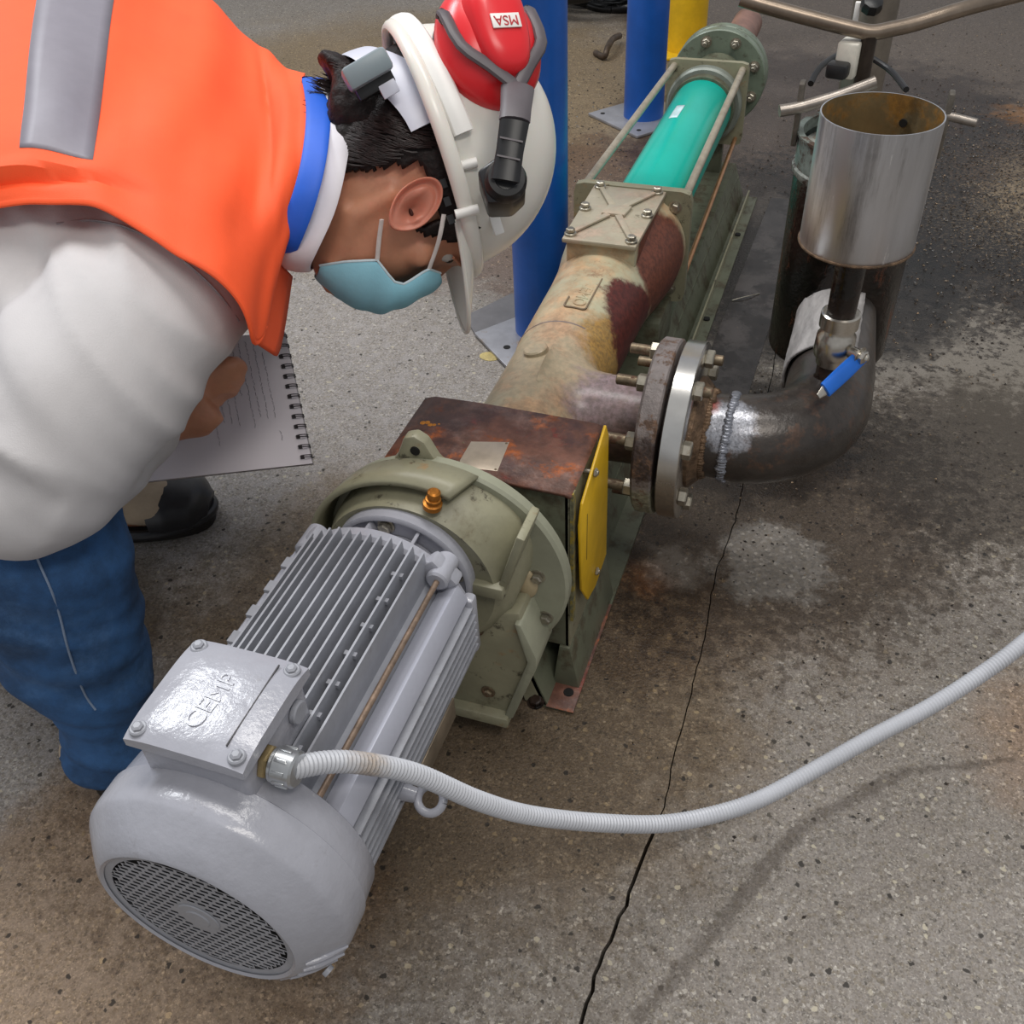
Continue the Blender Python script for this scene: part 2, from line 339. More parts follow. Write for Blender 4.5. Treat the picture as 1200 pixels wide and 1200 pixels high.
# ================================================================== FLOOR
fl = bpy.data.objects.new('floor', None); COL.objects.link(fl); fl['kind'] = 'structure'; ORIG[fl] = Vector()
def floor_material():
    mt = bpy.data.materials.new('exposed_aggregate_concrete'); mt.use_nodes = True; nt = mt.node_tree
    b = nt.nodes['Principled BSDF']; g = nt.nodes.new('ShaderNodeNewGeometry'); pos = g.outputs['Position']
    big = tex(nt, pos, 2.2, 5, .6)
    base = mixc(nt, ramp(nt, big, .3, .7), srgb((120, 112, 104)), srgb((142, 136, 132)))
    left = blob(nt, pos, (-1.15, .75, 0), .85, 3, .4, .18)
    base = mixc(nt, left, base, srgb((160, 156, 156)))
    # aggregate: per-stone colour
    def stones(scale, lo):
        vz = nt.nodes.new('ShaderNodeTexVoronoi'); vz.inputs['Scale'].default_value = scale; vz.inputs['Randomness'].default_value = 1
        wv = nt.nodes.new('ShaderNodeVectorMath'); wv.operation = 'MULTIPLY_ADD'; nz_ = nt.nodes.new('ShaderNodeTexNoise'); nz_.inputs['Scale'].default_value = scale*1.3; nt.links.new(pos, nz_.inputs['Vector'])
        nt.links.new(nz_.outputs['Color'], wv.inputs[0]); wv.inputs[1].default_value = (.8/scale,)*3; nt.links.new(pos, wv.inputs[2]); nt.links.new(wv.outputs[0], vz.inputs['Vector'])
        sx = nt.nodes.new('ShaderNodeSeparateColor'); nt.links.new(vz.outputs['Color'], sx.inputs[0])
        return vz, sx
    vz, sx = stones(260, 0)
    cr_ = nt.nodes.new('ShaderNodeValToRGB'); cr_.color_ramp.interpolation = 'CONSTANT'; nt.links.new(sx.outputs[0], cr_.inputs[0])
    els = [(0, (66, 62, 58)), (.10, (104, 98, 90)), (.3, (132, 124, 114)), (.55, (142, 137, 132)), (.75, (118, 108, 92)), (.88, (172, 166, 158)), (.965, (206, 200, 190))]
    while len(cr_.color_ramp.elements) < len(els): cr_.color_ramp.elements.new(.5)
    for e, (p, c) in zip(cr_.color_ramp.elements, els): e.position = p; e.color = srgb(c)
    smooth_ = blob(nt, pos, (.42, 1.75, 0), .42, 3, .5, .08)
    agg = math_n(nt, 'MULTIPLY', ramp(nt, tex(nt, pos, 40, 3), .34, .52), math_n(nt, 'MULTIPLY', ramp(nt, math_n(nt, 'SUBTRACT', .60, vz.outputs['Distance']), -.1, .12), .8))
    agg = math_n(nt, 'MULTIPLY', agg, math_n(nt, 'SUBTRACT', 1., math_n(nt, 'MULTIPLY', smooth_, .8)))
    agg = math_n(nt, 'MULTIPLY', agg, math_n(nt, 'SUBTRACT', 1., math_n(nt, 'MULTIPLY', left, .12)))
    col = mixc(nt, agg, base, cr_.outputs[0])
    vz3, sx3 = stones(620, 0)
    cr3 = nt.nodes.new('ShaderNodeValToRGB'); cr3.color_ramp.interpolation = 'CONSTANT'; nt.links.new(sx3.outputs[2], cr3.inputs[0])
    e3 = [(0, (84, 78, 70)), (.16, (120, 112, 102)), (.5, (140, 134, 128)), (.8, (160, 152, 140)), (.95, (196, 190, 180))]
    while len(cr3.color_ramp.elements) < len(e3): cr3.color_ramp.elements.new(.5)
    for e, (p_, c_) in zip(cr3.color_ramp.elements, e3): e.position = p_; e.color = srgb(c_)
    col = mixc(nt, math_n(nt, 'SUBTRACT', .42, math_n(nt, 'MULTIPLY', smooth_, .28)), col, cr3.outputs[0])
    vz2, sx2 = stones(130, 0)
    big_st = math_n(nt, 'MULTIPLY', ramp(nt, sx2.outputs[1], .90, .92), math_n(nt, 'SUBTRACT', 1., smooth_))
    col = mixc(nt, math_n(nt, 'MULTIPLY', big_st, ramp(nt, math_n(nt, 'SUBTRACT', .36, vz2.outputs['Distance']), -.06, .06)), col,
               mixc(nt, ramp(nt, sx2.outputs[0], .4, .6), srgb((60, 56, 52)), srgb((176, 168, 150))))
    col = mixc(nt, smooth_, col, mixc(nt, .6, col, srgb((112, 106, 96))))
    rough = 0.75
    # stains: oil, wet, rust, scale; motor and leg patches also paint shade
    S = [((120, 92, 58), (-.52, .30, 0), .22, 9, .25, .05, .62, .6), ((96, 76, 46), (-.36, .72, 0), .36, 7, .35, .07, .7, .5),  # second patch: brown floor with the motor's shadow mixed into its colour
         ((84, 66, 44), (-.12, 1.05, 0), .3, 8, .4, .05, .6, .4), ((52, 42, 34), (-.08, 1.25, 0), .16, 12, .22, .03, .75, .25),
         ((40, 32, 27), (-.05, 1.75, 0), .28, 8, .3, .04, .85, .2), ((72, 50, 33), (.40, 2.3, 0), .50, 6, .7, .09, .85, .55), ((40, 28, 19), (.45, 2.2, 0), .50, 30, 1.7, .07, .85, .25), ((200, 176, 140), (.5, 2.25, 0), .26, 120, 2.2, .03, .35, .4), ((40, 30, 24), (.0, 1.95, 0), .4, 40, 1.2, .06, .7, .3),
         ((58, 42, 34), (-.1, 2.6, 0), .5, 6, .6, .08, .8, .35), ((74, 58, 46), (.1, 3.6, 0), .9, 4, .8, .12, .7, .4),
         ((92, 70, 58), (-.62, 1.95, 0), .4, 7, .5, .06, .7, .3), ((70, 58, 44), (.26, 1.28, 0), .2, 10, .3, .05, .55, .4),
         ((78, 66, 50), (-.85, .62, 0), .12, 14, .1, .03, .8, .6), ((138, 96, 58), (.34, .78, 0), .1, 16, .14, .05, .45, .6),  # first patch: stain that also paints the person's shadow by the leg
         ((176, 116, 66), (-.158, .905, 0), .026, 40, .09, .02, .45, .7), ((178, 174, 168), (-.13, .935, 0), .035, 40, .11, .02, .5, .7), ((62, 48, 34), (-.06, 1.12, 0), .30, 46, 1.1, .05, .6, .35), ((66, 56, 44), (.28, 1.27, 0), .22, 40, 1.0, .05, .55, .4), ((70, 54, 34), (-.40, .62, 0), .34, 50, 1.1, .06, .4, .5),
         ((168, 112, 44), (.36, 2.72, 0), .05, 26, .3, .05, .4, .6), ((118, 96, 58), (-1.2, 2.5, 0), .8, 4, .7, .25, .7, .5)]
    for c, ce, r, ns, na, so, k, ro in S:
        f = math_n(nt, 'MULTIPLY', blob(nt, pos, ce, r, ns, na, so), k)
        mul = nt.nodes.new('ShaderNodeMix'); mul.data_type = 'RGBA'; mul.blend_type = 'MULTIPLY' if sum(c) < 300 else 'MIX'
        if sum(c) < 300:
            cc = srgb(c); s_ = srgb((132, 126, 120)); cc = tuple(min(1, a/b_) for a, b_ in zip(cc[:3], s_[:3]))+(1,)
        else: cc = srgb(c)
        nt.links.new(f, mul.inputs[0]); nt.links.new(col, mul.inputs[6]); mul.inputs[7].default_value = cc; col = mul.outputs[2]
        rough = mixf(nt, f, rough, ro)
    # light grey patch beside the elbow
    pt = blob(nt, pos, (-.01, .985, 0), .075, 16, .16, .015)
    col = mixc(nt, math_n(nt, 'MULTIPLY', pt, .5), col, mixc(nt, .6, srgb((178, 174, 168)), cr_.outputs[0]))
    # oil trace dribbled in an arc
    for a_, b_, wd in (((-.0, .45), (.07, .60), .008), ((.07, .60), (.17, .70), .007), ((.17, .70), (.28, .75), .004), ((-.045, .36), (-.0, .45), .007)):
        ax, ay = a_; bx, by = b_; L = math.hypot(bx-ax, by-ay)
        v = nt.nodes.new('ShaderNodeVectorMath'); v.operation = 'SUBTRACT'; nt.links.new(pos, v.inputs[0]); v.inputs[1].default_value = (ax, ay, 0)
        d1 = nt.nodes.new('ShaderNodeVectorMath'); d1.operation = 'DOT_PRODUCT'; nt.links.new(v.outputs[0], d1.inputs[0]); d1.inputs[1].default_value = ((bx-ax)/L, (by-ay)/L, 0)
        d2 = nt.nodes.new('ShaderNodeVectorMath'); d2.operation = 'DOT_PRODUCT'; nt.links.new(v.outputs[0], d2.inputs[0]); d2.inputs[1].default_value = (-(by-ay)/L, (bx-ax)/L, 0)
        al = math_n(nt, 'ABSOLUTE', math_n(nt, 'SUBTRACT', d1.outputs['Value'], L/2)); f1 = ramp(nt, math_n(nt, 'SUBTRACT', L/2, al), -.006, .004)
        nz = math_n(nt, 'MULTIPLY', math_n(nt, 'SUBTRACT', tex(nt, pos, 60, 4), .5), .02)
        f2 = ramp(nt, math_n(nt, 'SUBTRACT', wd, math_n(nt, 'ABSOLUTE', math_n(nt, 'ADD', d2.outputs['Value'], nz))), -.004, .004)
        f = math_n(nt, 'MULTIPLY', math_n(nt, 'MULTIPLY', f1, f2), .5); col = mixc(nt, f, col, srgb((62, 52, 44)))
    nt.links.new(col, b.inputs['Base Color']); nt.links.new(rough, b.inputs['Roughness'])
    b.inputs['Specular IOR Level'].default_value = .45
    bn = nt.nodes.new('ShaderNodeBump'); bn.inputs['Strength'].default_value = .8; bn.inputs['Distance'].default_value = .0018
    h = math_n(nt, 'ADD', math_n(nt, 'MULTIPLY', sx.outputs[0], .5), tex(nt, pos, 300, 4))
    nt.links.new(h, bn.inputs['Height']); nt.links.new(bn.outputs[0], b.inputs['Normal'])
    return mt
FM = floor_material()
jt = [(-.125, -3), (-.10, .2), (-.083, .45), (-.068, .58), (-.072, .7), (-.07, .8), (-.078, .95), (-.066, 1.06), (-.076, 1.16), (-.07, 1.3), (-.075, 2.1), (-.07, 6.5)]
jj = []
for (a, b), (c, d) in zip(jt, jt[1:]):
    n_ = max(1, int((d-b)/.012))
    for k in range(n_):
        y = b+(d-b)*k/n_; jj.append((a+(c-a)*k/n_ + (noise.noise(Vector((0, y*9, 3)))*.007+noise.noise(Vector((0, y*55, 3)))*.003)*(1 if y > 0 else 0), y))
jj.append(jt[-1])
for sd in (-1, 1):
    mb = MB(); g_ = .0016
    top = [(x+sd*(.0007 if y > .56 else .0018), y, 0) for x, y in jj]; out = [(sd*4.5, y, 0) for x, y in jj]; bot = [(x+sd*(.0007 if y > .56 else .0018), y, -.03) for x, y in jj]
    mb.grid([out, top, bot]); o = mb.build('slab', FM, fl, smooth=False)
mb = MB().bb((-4.5, -3, -.05), (4.5, 6.5, -.03)); mb.build('sub_base', M('dark_soil', (58, 48, 38), .9), fl, smooth=False)

# loose grit and stone chips on the dirty part of the floor
mb = MB(); rg = random.Random(3)
for _ in range(7000):
    q = rg.random()
    if q < .72: x, y = rg.gauss(.38, .26), rg.gauss(2.2, .36)
    elif q < .8: x, y = rg.gauss(-.05, .12), rg.gauss(1.2, .18)
    elif q < .9: x, y = rg.gauss(-.7, .15), rg.gauss(2.3, .35)
    else: x, y = rg.uniform(-.2, .7), rg.uniform(.5, 3.4)
    if -.44 < x < -.17 and .55 < y < 2.15 or (x-.005)**2+(y-1.54)**2 < .0121: continue
    r = rg.uniform(.0008, .0028)*(1 if y < 1.5 else 1.35)
    d = Matrix.Rotation(rg.random()*6, 3, 'Z')
    vs = [Vector((x, y, 0)) + d @ Vector((a*r*rg.uniform(.7, 1.5), b_*r*rg.uniform(.6, 1.1), c_*r*rg.uniform(.5, 1))) for a, b_, c_ in ((1, 0, .1), (0, 1, .1), (-1, 0, .1), (0, -1, .1), (0, 0, 1))]
    mb.add(vs, [(0, 1, 4), (1, 2, 4), (2, 3, 4), (3, 0, 4), (3, 2, 1, 0)])
o = mb.build('grit', M('grit_stone', (150, 126, 98), .5, 0, .6, 90, [dict(color=(40, 32, 26), scale=70, lo=.44, hi=.47, rough=.35)]), None, smooth=False, clean=False)
o['kind'] = 'stuff'; o['label'] = 'loose stone grit scattered over the wet stained concrete floor'; o['category'] = 'grit'

# ================================================================== MOTOR
XM, ZM = -.342, .262
mo = thing('electric_motor', 'grey finned electric motor with box on top and perforated fan cover, nearest the camera', 'motor', (XM, .42, ZM-.105))
ax = Vector((XM, 0, ZM))
def A(y, x=0, z=0): return Vector((XM+x, y, ZM+z))
# fan cover: rounded shell with a recessed grille
mb = MB(); mb.lathe(A(.222), (0, 1, 0), [(.009, .0745), (.0075, .077), (.009, .0805), (.019, .0905), (.0295, .1), (.033, .1028), (.0355, .1042), (.042, .105), (.062, .1048), (.0632, .1030), (.086, .101), (.088, .0985), (.088, .09), (.024, .09), (.011, .0745)], 72, close=False)
mb.v += []; fc = mb.build('fan_cover', grey, mo, ang=50)
# louvre ribs pressed in the lower right of the cover
for k in range(6):
    a = math.radians(-62+k*9.5); r1, r2 = .088, .1035
    d = Vector((math.cos(a), 0, math.sin(a)))
    MB().tube([A(.233)+d*.083, A(.242)+d*.0915, A(.256)+d*.1045], [.0012, .0026, .001], 8, sub=4).build('louvre_rib', grey, fc)
MB().cyl(A(.2435)+Vector((.6, 0, -.32)).normalized()*.098, A(.2425)+Vector((.6, 0, -.32)).normalized()*.1015, .0045, 16).build('dimple', greyd, fc)
# grille: disc with real slotted holes
bm = bmesh.new(); mb = MB(); R = .0745; sx_, sz_ = .0088, .0058
cells = []
nzr = int(R*2/sz_)+2
for iz in range(-nzr//2, nzr//2+1):
    for ix in range(-12, 13):
        cx = ix*sx_ + (sx_/2 if iz % 2 else 0); cz = iz*sz_
        if math.hypot(abs(cx)+sx_/2, abs(cz)+sz_/2) > R*.97: continue
        hub = math.hypot(cx, cz) < .019
        x0, x1, z0, z1 = cx-sx_/2, cx+sx_/2, cz-sz_/2, cz+sz_/2
        if hub: mb.add([A(.2325, x0, z0), A(.2325, x1, z0), A(.2325, x1, z1), A(.2325, x0, z1)], [(0, 1, 2, 3)]); continue
        hw, hh = sx_*.37, sz_*.31
        ou = [(x0, z0), (x1, z0), (x1, z1), (x0, z1)]; inn = [(cx-hw, cz-hh), (cx+hw, cz-hh), (cx+hw, cz+hh), (cx-hw, cz+hh)]
        vs = [A(.2325, *p) for p in ou]+[A(.2325, *p) for p in inn]+[A(.2329, *p) for p in inn]
        mb.add(vs, [(i, (i+1) % 4, 4+(i+1) % 4, 4+i) for i in range(4)]+[(4+i, 4+(i+1) % 4, 8+(i+1) % 4, 8+i) for i in range(4)])
gr_ = mb.build('fan_grille', greyd, mo, smooth=False, clean=False); gr_['kind'] = 'stuff'
MB().cyl(A(.240), A(.2405), .074, 48).build('fan_shade_disc', M('fan_shade_black', (12, 12, 13), .9), mo)  # added black disc, paints the darkness seen through the grille holes
# rim between cells and shell
mb = MB(); n = 72; vs = []; 
ring = []
for i in range(n):
    a = 2*PI*i/n; ca, sa = math.cos(a), math.sin(a)
    vs += [A(.2327, ca*.069, sa*.069), A(.2323, ca*.073, sa*.073), A(.2315, ca*.0765, sa*.0765)]
mb.add(vs, [(i*3+k, ((i+1) % n)*3+k, ((i+1) % n)*3+k+1, i*3+k+1) for i in range(n) for k in range(2)]); mb.build('grille_rim', greyd, mo)
MB().lathe(A(.2323), (0, -1, 0), [(0, .017), (.0008, .016), (.001, .010), (.0018, .009), (.0018, .001)], 24).build('grille_hub', greyd, mo)
# cooling fan inside
mb = MB().cyl(A(.25), A(.29), .02, 20)
for k in range(8):
    a = 2*PI*k/8; d = Vector((math.cos(a), 0, math.sin(a))); mb.box(A(.262)+d*.045, (.0025, .024, .06), Matrix.Rotation(-a+PI/2, 3, 'Y'))
mb.build('fan', black, mo)
# frame core and fins
MB().lathe(A(.31), (0, 1, 0), [(0, .072), (.235, .072)], 40).build('frame', greyd, mo)
envR = .0965
def fin(name, c0, c1, t, y0=.312, y1=.545, m_=greyd):
    c0, c1 = Vector(c0), Vector(c1); d = (c1-c0).normalized(); n_ = Vector((d.z, 0, -d.x))*t/2
    b = MB(); tip = .55
    pts = [c0-n_, c0+n_, c1+n_*tip, c1-n_*tip]
    b.add([p+Vector((0, y, 0)) for y in (y0, y1) for p in pts], [(0, 1, 2, 3), (7, 6, 5, 4), (0, 4, 5, 1), (1, 5, 6, 2), (2, 6, 7, 3), (3, 7, 4, 0)])
    return b.build(name, m_, mo, smooth=False)
for k in range(12):
    x = -.0575+k*.0098
    zt = math.sqrt(max(0, envR**2-x*x)); zt = min(zt, .0925); zb = math.sqrt(max(0, .070**2-x*x)) if abs(x) < .07 else 0
    fin('cooling_fin', (XM+x, 0, ZM+zb), (XM+x, 0, ZM+zt), .0034)
    fin('cooling_fin', (XM+x, 0, ZM-zb), (XM+x, 0, ZM-zt), .0034)
for sd in (-1, 1):
    for k in range(9):
        z = -.042+k*.0098
        if sd == 1 and z > .034: continue
        xt = min(math.sqrt(envR**2-z*z), .0945); xb = math.sqrt(.070**2-z*z)
        fin('cooling_fin', (XM+sd*xb, 0, ZM+z), (XM+sd*xt, 0, ZM+z), .0034)
# corner rails, tie bolts
for sx2 in (-1, 1):
    for sz2 in (-1, 1):
        d = Vector((sx2, 0, sz2)).normalized(); t_ = Vector((d.z, 0, -d.x))*(1 if sz2 > 0 else -1)
        a_ = math.radians(27)
        dd = Vector((sx2*math.cos(a_), 0, sz2*math.sin(a_)))
        nrm = Matrix.Rotation(0, 3, 'Y')
        tt = Vector((-dd.z, 0, dd.x))
        c = A(.428)+dd*.088
        b = MB(); hw = .0095
        vs = [c+tt*a2*hw+dd*b2+Vector((0, y, 0)) for y in (-.118, .118) for a2, b2 in ((-1, -.014), (1, -.014), (1, .006), (-1, .006))]
        b.add(vs, [(0, 1, 2, 3), (7, 6, 5, 4), (0, 4, 5, 1), (1, 5, 6, 2), (2, 6, 7, 3), (3, 7, 4, 0)])
        b.build('corner_rail', M('smooth_grey_face', (166, 168, 180), .35, 0, .04, 12, bump=.1), mo, bevel=.001)
        d3 = Vector((sx2*math.cos(math.radians(43)), 0, sz2*math.sin(math.radians(43))))
        MB().cyl(A(.312)+d3*.0885, A(.552)+d3*.0885, .0026, 12).build('tie_bolt', M('rusty_tie_rod', (132, 112, 96), .5, .3, .3, 60), mo)
        e = MB().cyl(A(.535)+d3*.0875, A(.566)+d3*.0875, .0105, 20, ch=.002); e.build('bracket_ear', grey, mo)
        bolt(mo, A(.309)+d3*.0885, (0, -1, 0), .0055, .005, grey, 'cover_screw')
# slot windows between outer left fins: small bridges
for sgn, xs in ((-1, (-.0722, -.0625)), (1, (.034, .044))):
    for k in range(7):
        y = .335+k*.03
        MB().box(A(y, (xs[0]+xs[1])/2, .080 if sgn > 0 else .064), (.0105, .012 if sgn < 0 else .004, .004)).build('fin_bridge', greyd, mo, smooth=False)
# side name plate with black edge
MB().box(A(.44, .0958, -.030), (.0015, .075, .026)).build('name_plate', M('dull_plate', (120, 108, 92), .45, .4, .2, 30), mo, bevel=.0004)
# drive-end bracket
mb = MB().lathe(A(.543), (0, 1, 0), [(0, .084), (.003, .0875), (.012, .0875), (.015, .084), (.017, .056), (.022, .046), (.05, .046)], 64); mb.build('end_bracket', grey, mo, ang=40)
for a in (43, 137, 223, 317):
    d = Vector((math.cos(math.radians(a)), 0, math.sin(math.radians(a)))); MB().box(A(.550)+d*.083, (.026, .017, .034), Matrix.Rotation(-math.radians(a), 3, 'Y')).build('bracket_corner', grey, mo, bevel=.004)
for a in (0, 180): 
    d = Vector((math.cos(math.radians(a)), 0, 0)); MB().box(A(.549)+d*.087, (.012, .013, .07)).build('bracket_side', grey, mo, bevel=.004)
mb = MB().lathe(A(.588), (0, 1, 0), [(.006, .046), (.006, .064), (.0, .067), (.0, .069), (.002, .0715), (.014, .0715), (.015, .0705), (.015, .05)], 56); mb.build('motor_flange', grey, mo, ang=40)
for k in range(8):
    a = PI/8+k*PI/4; d = Vector((math.cos(a), 0, math.sin(a)))
    MB().box(A(.580)+d*.054, (.0035, .026, .022), Matrix.Rotation(-a+PI/2, 3, 'Y')).build('flange_rib', grey, mo, bevel=.001)
for a in (100, 10, 190, 280):
    d = Vector((math.cos(math.radians(a)), 0, math.sin(math.radians(a)))); bolt(mo, A(.5935)+d*.057, (0, -1, 0), .0064, .007, zinc, 'flange_bolt')
# lifting eye on the right flank
c = A(.376, .096, -.012)
mb = MB().cyl(A(.376, .088, -.012), A(.376, .106, -.012), .008, 20, r2=.006); mb.torus(A(.376, .117, -.012), Vector((0, -.55, .85)), .0105, .0036, 32, 12)
mb.build('lifting_eye', grey, mo)
# terminal box
TX0, TX1, TY0, TY1 = -.390, -.299, .277, .367
mb = MB(); mb.prism([(TX0+.004, TY0+.004, .345), (TX1-.004, TY0+.004, .345), (TX1-.004, TY1-.004, .345), (TX0+.004, TY1-.004, .345)], (0, 0, .044)); mb.build('terminal_box', grey, mo, bevel=.0045, bseg=3)
# lid: slightly crowned, with corner notches for screws
mb = MB(); n = 18; rows = []
def rr(u, v):  # rounded square
    x = (TX0+TX1)/2+(TX1-TX0)/2*u; y = (TY0+TY1)/2+(TY1-TY0)/2*v; return x, y
for i in range(n+1):
    row = []
    for j in range(n+1):
        u, v = -1+2*j/n, -1+2*i/n; k = max(abs(u), abs(v)); 
        x, y = rr(u, v); z = .3975+.0045*(1-u*u*.9)*(1-v*v*.9)**.5 if k < 1 else .3965
        z = .402-.003*(u**4)-.0045*v**4
        row.append((x, y, z))
    rows.append(row)
mb.grid(rows)
N = n+1
edge = [(0, j) for j in range(N)]+[(i, N-1) for i in range(1, N)]+[(N-1, j) for j in range(N-2, -1, -1)]+[(i, 0) for i in range(N-2, 0, -1)]
eb = [rows[i][j] for i, j in edge]; lo_ = [(p[0], p[1], .3875) for p in eb]
mb.grid([eb+[eb[0]], lo_+[lo_[0]]]); mb.add(lo_, [tuple(range(len(lo_)))])
lid = mb.build('box_lid', grey, mo, ang=45, bevel=.0)
for xx, yy in ((TX0+.008, TY0+.008), (TX1-.008, TY0+.008), (TX1-.008, TY1-.008), (TX0+.008, TY1-.008)):
    b = MB().cyl((xx, yy, .396), (xx, yy, .4005), .0062, 20, ch=.001); b.hexn(Vector((xx, yy, .4)), (0, 0, 1), .0042, .003); b.build('lid_screw', greyd, lid)
MB().box((TX1-.0175, (TY0+TY1)/2+.002, .4012), (.0009, TY1-TY0-.02, .0012)).build('lid_groove', M('groove_dark_grey', (70, 68, 70), .7), lid, smooth=False)  # thin dark grey strip along the lid
text('CEMP', .019, grey, lid, (-.345, .318, .4015), (.10, 1, 0), (-1, .10, 0), .0011, 'cast_lettering')
MB().cyl((TX1-.004, .345, .372), (TX1+.001, .345, .372), .009, 20, ch=.001).build('blanking_plug', greyd, mo)
# cable gland
GX = TX1-.004; gy, gz = .303, .371
mb = MB().hexn((GX, gy, gz), (1, 0, 0), .0125, .006); mb.build('gland_nut', M('gland_brass', (170, 150, 110), .35, .7, .15, 50), mo)
gl = MB(); gl.lathe((GX+.006, gy, gz), (1, 0, 0), [(0, .0095), (.002, .0125), (.004, .0125), (.005, .0135), (.018, .0128), (.0195, .0112), (.0195, .007)], 32)
gl = gl.build('cable_gland', M('gland_zinc', (186, 188, 190), .28, .9, .08, 40), mo)
for k in range(10):
    a = 2*PI*k/10; MB().box(Vector((GX+.0165, gy+math.cos(a)*.0128, gz+math.sin(a)*.0128)), (.009, .0025, .0025), Matrix.Rotation(a, 3, 'X')).build('grip_rib', gl.data.materials[0], gl, bevel=.0004)

# conduit: corrugated flexible tube
cp = [Vector((GX+.02, gy, gz)), P(385, 893, .678), P(430, 895, .70), P(490, 908, .735), P(560, 938, .78), P(620, 955, .82), P(700, 964, .86), P(780, 965, .89), P(850, 951, .91), P(900, 932, .92), P(960, 899, .93), P(1020, 865, .94), P(1090, 828, .95), P(1150, 790, .955), P(1200, 753, .96), P(1270, 690, .99), P(1360, 560, 1.1), P(1450, 380, 1.3)]
pp, rr_ = cat(cp, [(.008, .008, None)]*len(cp), 60)
acc = [pp[0]]; 
step = .00085; res = [pp[0]]; carry = 0
for a, b in zip(pp, pp[1:]):
    L = (b-a).length; t = step-carry
    while t <= L: res.append(a.lerp(b, t/L)); t += step
    carry = L-(t-step)
prof = [.0073, .0077, .0082, .0077]
mb = MB().tube(res, [prof[i % 4] for i in range(len(res))], 16)
tag(mb.build('cable_conduit', hood, None, clean=False), 'light grey corrugated conduit arching from the motor box across the floor to the right', 'conduit')

# ================================================================== BASE FRAME
XP, ZP = -.311, .222
bf = thing('base_frame', 'long dark green steel base channel with rusted foot flange under the pump', 'base', (XP, 1.38, 0))
def chan(side):
    pr = [(.118, .0), (.118, .005), (.088, .005), (.064, .075), (.0, .075), (.0, .070), (.060, .070), (.083, .0)]
    return [(XP+side*x, z) for x, z in pr]
for sd in (-1, 1):
    mb = MB(); mb.prism([(x, .667, z) for x, z in chan(sd)], (0, 1.42, 0)); mb.build('channel', greendk, bf, smooth=False)
mb = MB().bb((XP+.086, .664, .0052), (XP+.119, .84, .0068)); mb.build('rusty_foot_flange', rust, bf, bevel=.001, label='rust eaten strip along the foot of the base')
mb = MB().bb((XP+.070, .80, .0), (XP+.074, 2.08, .05)); mb.build('side_rib', greendk, bf, smooth=False)
MB().bb((XP+.098, 1.15, .005), (XP+.101, 2.08, .022)).build('edge_strip', green, bf, smooth=False)
for y in (.69, 1.32, 1.56, 1.9):
    MB().cyl((XP+.106, y, .004), (XP+.106, y, .0079), .006, 16).build('anchor_hole', M('hole_black', (12, 10, 9), .8), bf)
# front end plate: trapezoid cheeks
mb = MB(); mb.prism([(XP+.047, .667, .072), (XP+.064, .667, .072), (XP+.086, .667, .004), (XP+.060, .667, .004)], (0, .006, 0)); mb.build('end_cheek', green, bf, smooth=False)

# ================================================================== GEAR REDUCER
rd = thing('gear_reducer', 'grey green gear reducer with round drum housing and foot, behind the motor', 'gearbox', (XP, .64, .04))
def ringpts(c, R, n=64, y=None): return [Vector((c[0]+R*math.cos(2*PI*i/n), c[1], c[2]+R*math.sin(2*PI*i/n))) for i in range(n)]
mb = MB(); n = 64
secs = [((XM+.003, .602, .250), .080), ((XM+.003, .600, .249), .088), ((XM+.004, .603, .247), .0905), ((XM+.012, .620, .238), .106), ((XM+.016, .632, .232), .114), ((XP-.012, .650, .226), .120)]
# right-hand side of the drum is cut back to a waist
vs = []
for k, (c, R) in enumerate(secs):
    for i in range(n):
        a = 2*PI*i/n; rr2 = R
        cut = max(0, math.cos(a+.55))**2 * max(0, k-2)*.016
        vs.append(Vector((c[0]+(rr2-cut)*math.cos(a), c[1], c[2]+(rr2-cut)*math.sin(a))))
mb.add(vs, [(k*n+i, k*n+(i+1) % n, (k+1)*n+(i+1) % n, (k+1)*n+i) for k in range(len(secs)-1) for i in range(n)]+[tuple(range(n)), tuple((len(secs)-1)*n+i for i in range(n))])
mb.build('gear_case', green, rd, ang=45)
mb = MB().lathe((-.3225, .648, .2245), (0, 1, 0), [(0, .10), (0, .127), (.003, .1298), (.013, .1298), (.016, .127), (.016, .1)], 80); disc = mb.build('round_flange', M('pale_green_paint', (146, 147, 128), .38, 0, .08, 14, [dict(color=(80, 70, 52), scale=12, lo=.58, hi=.74, rough=.6, k=.6)], bump=.15, bscale=60), rd, ang=40)
# left band of the drum, wide rim
mb = MB(); vs = []
for k, y in enumerate((.612, .650)):
    for i in range(41):
        a = math.radians(70+i*4.2); R = .118 + .010*k; vs.append(Vector((-.334+.010*k+R*math.cos(a), y, .238-.012*k+R*math.sin(a))))
mb.grid([vs[:41], vs[41:]]); mb.build('drum_band', green, rd, solid=.006)
# top lug with eye hole
lp = [(-.372, .312), (-.366, .333), (-.352, .352), (-.343, .374), (-.332, .378), (-.322, .372), (-.312, .352), (-.296, .338), (-.29, .315)]
mb = MB().prism([(x-.012, .655, z) for x, z in lp], (0, .014, 0)); lug = mb.build('lifting_lug', green, rd, bevel=.003)
MB().cyl((-.344, .6535, .3615), (-.344, .6705, .3615), .0048, 16).build('lug_hole', M('hole_black', (12, 10, 9), .8), lug)
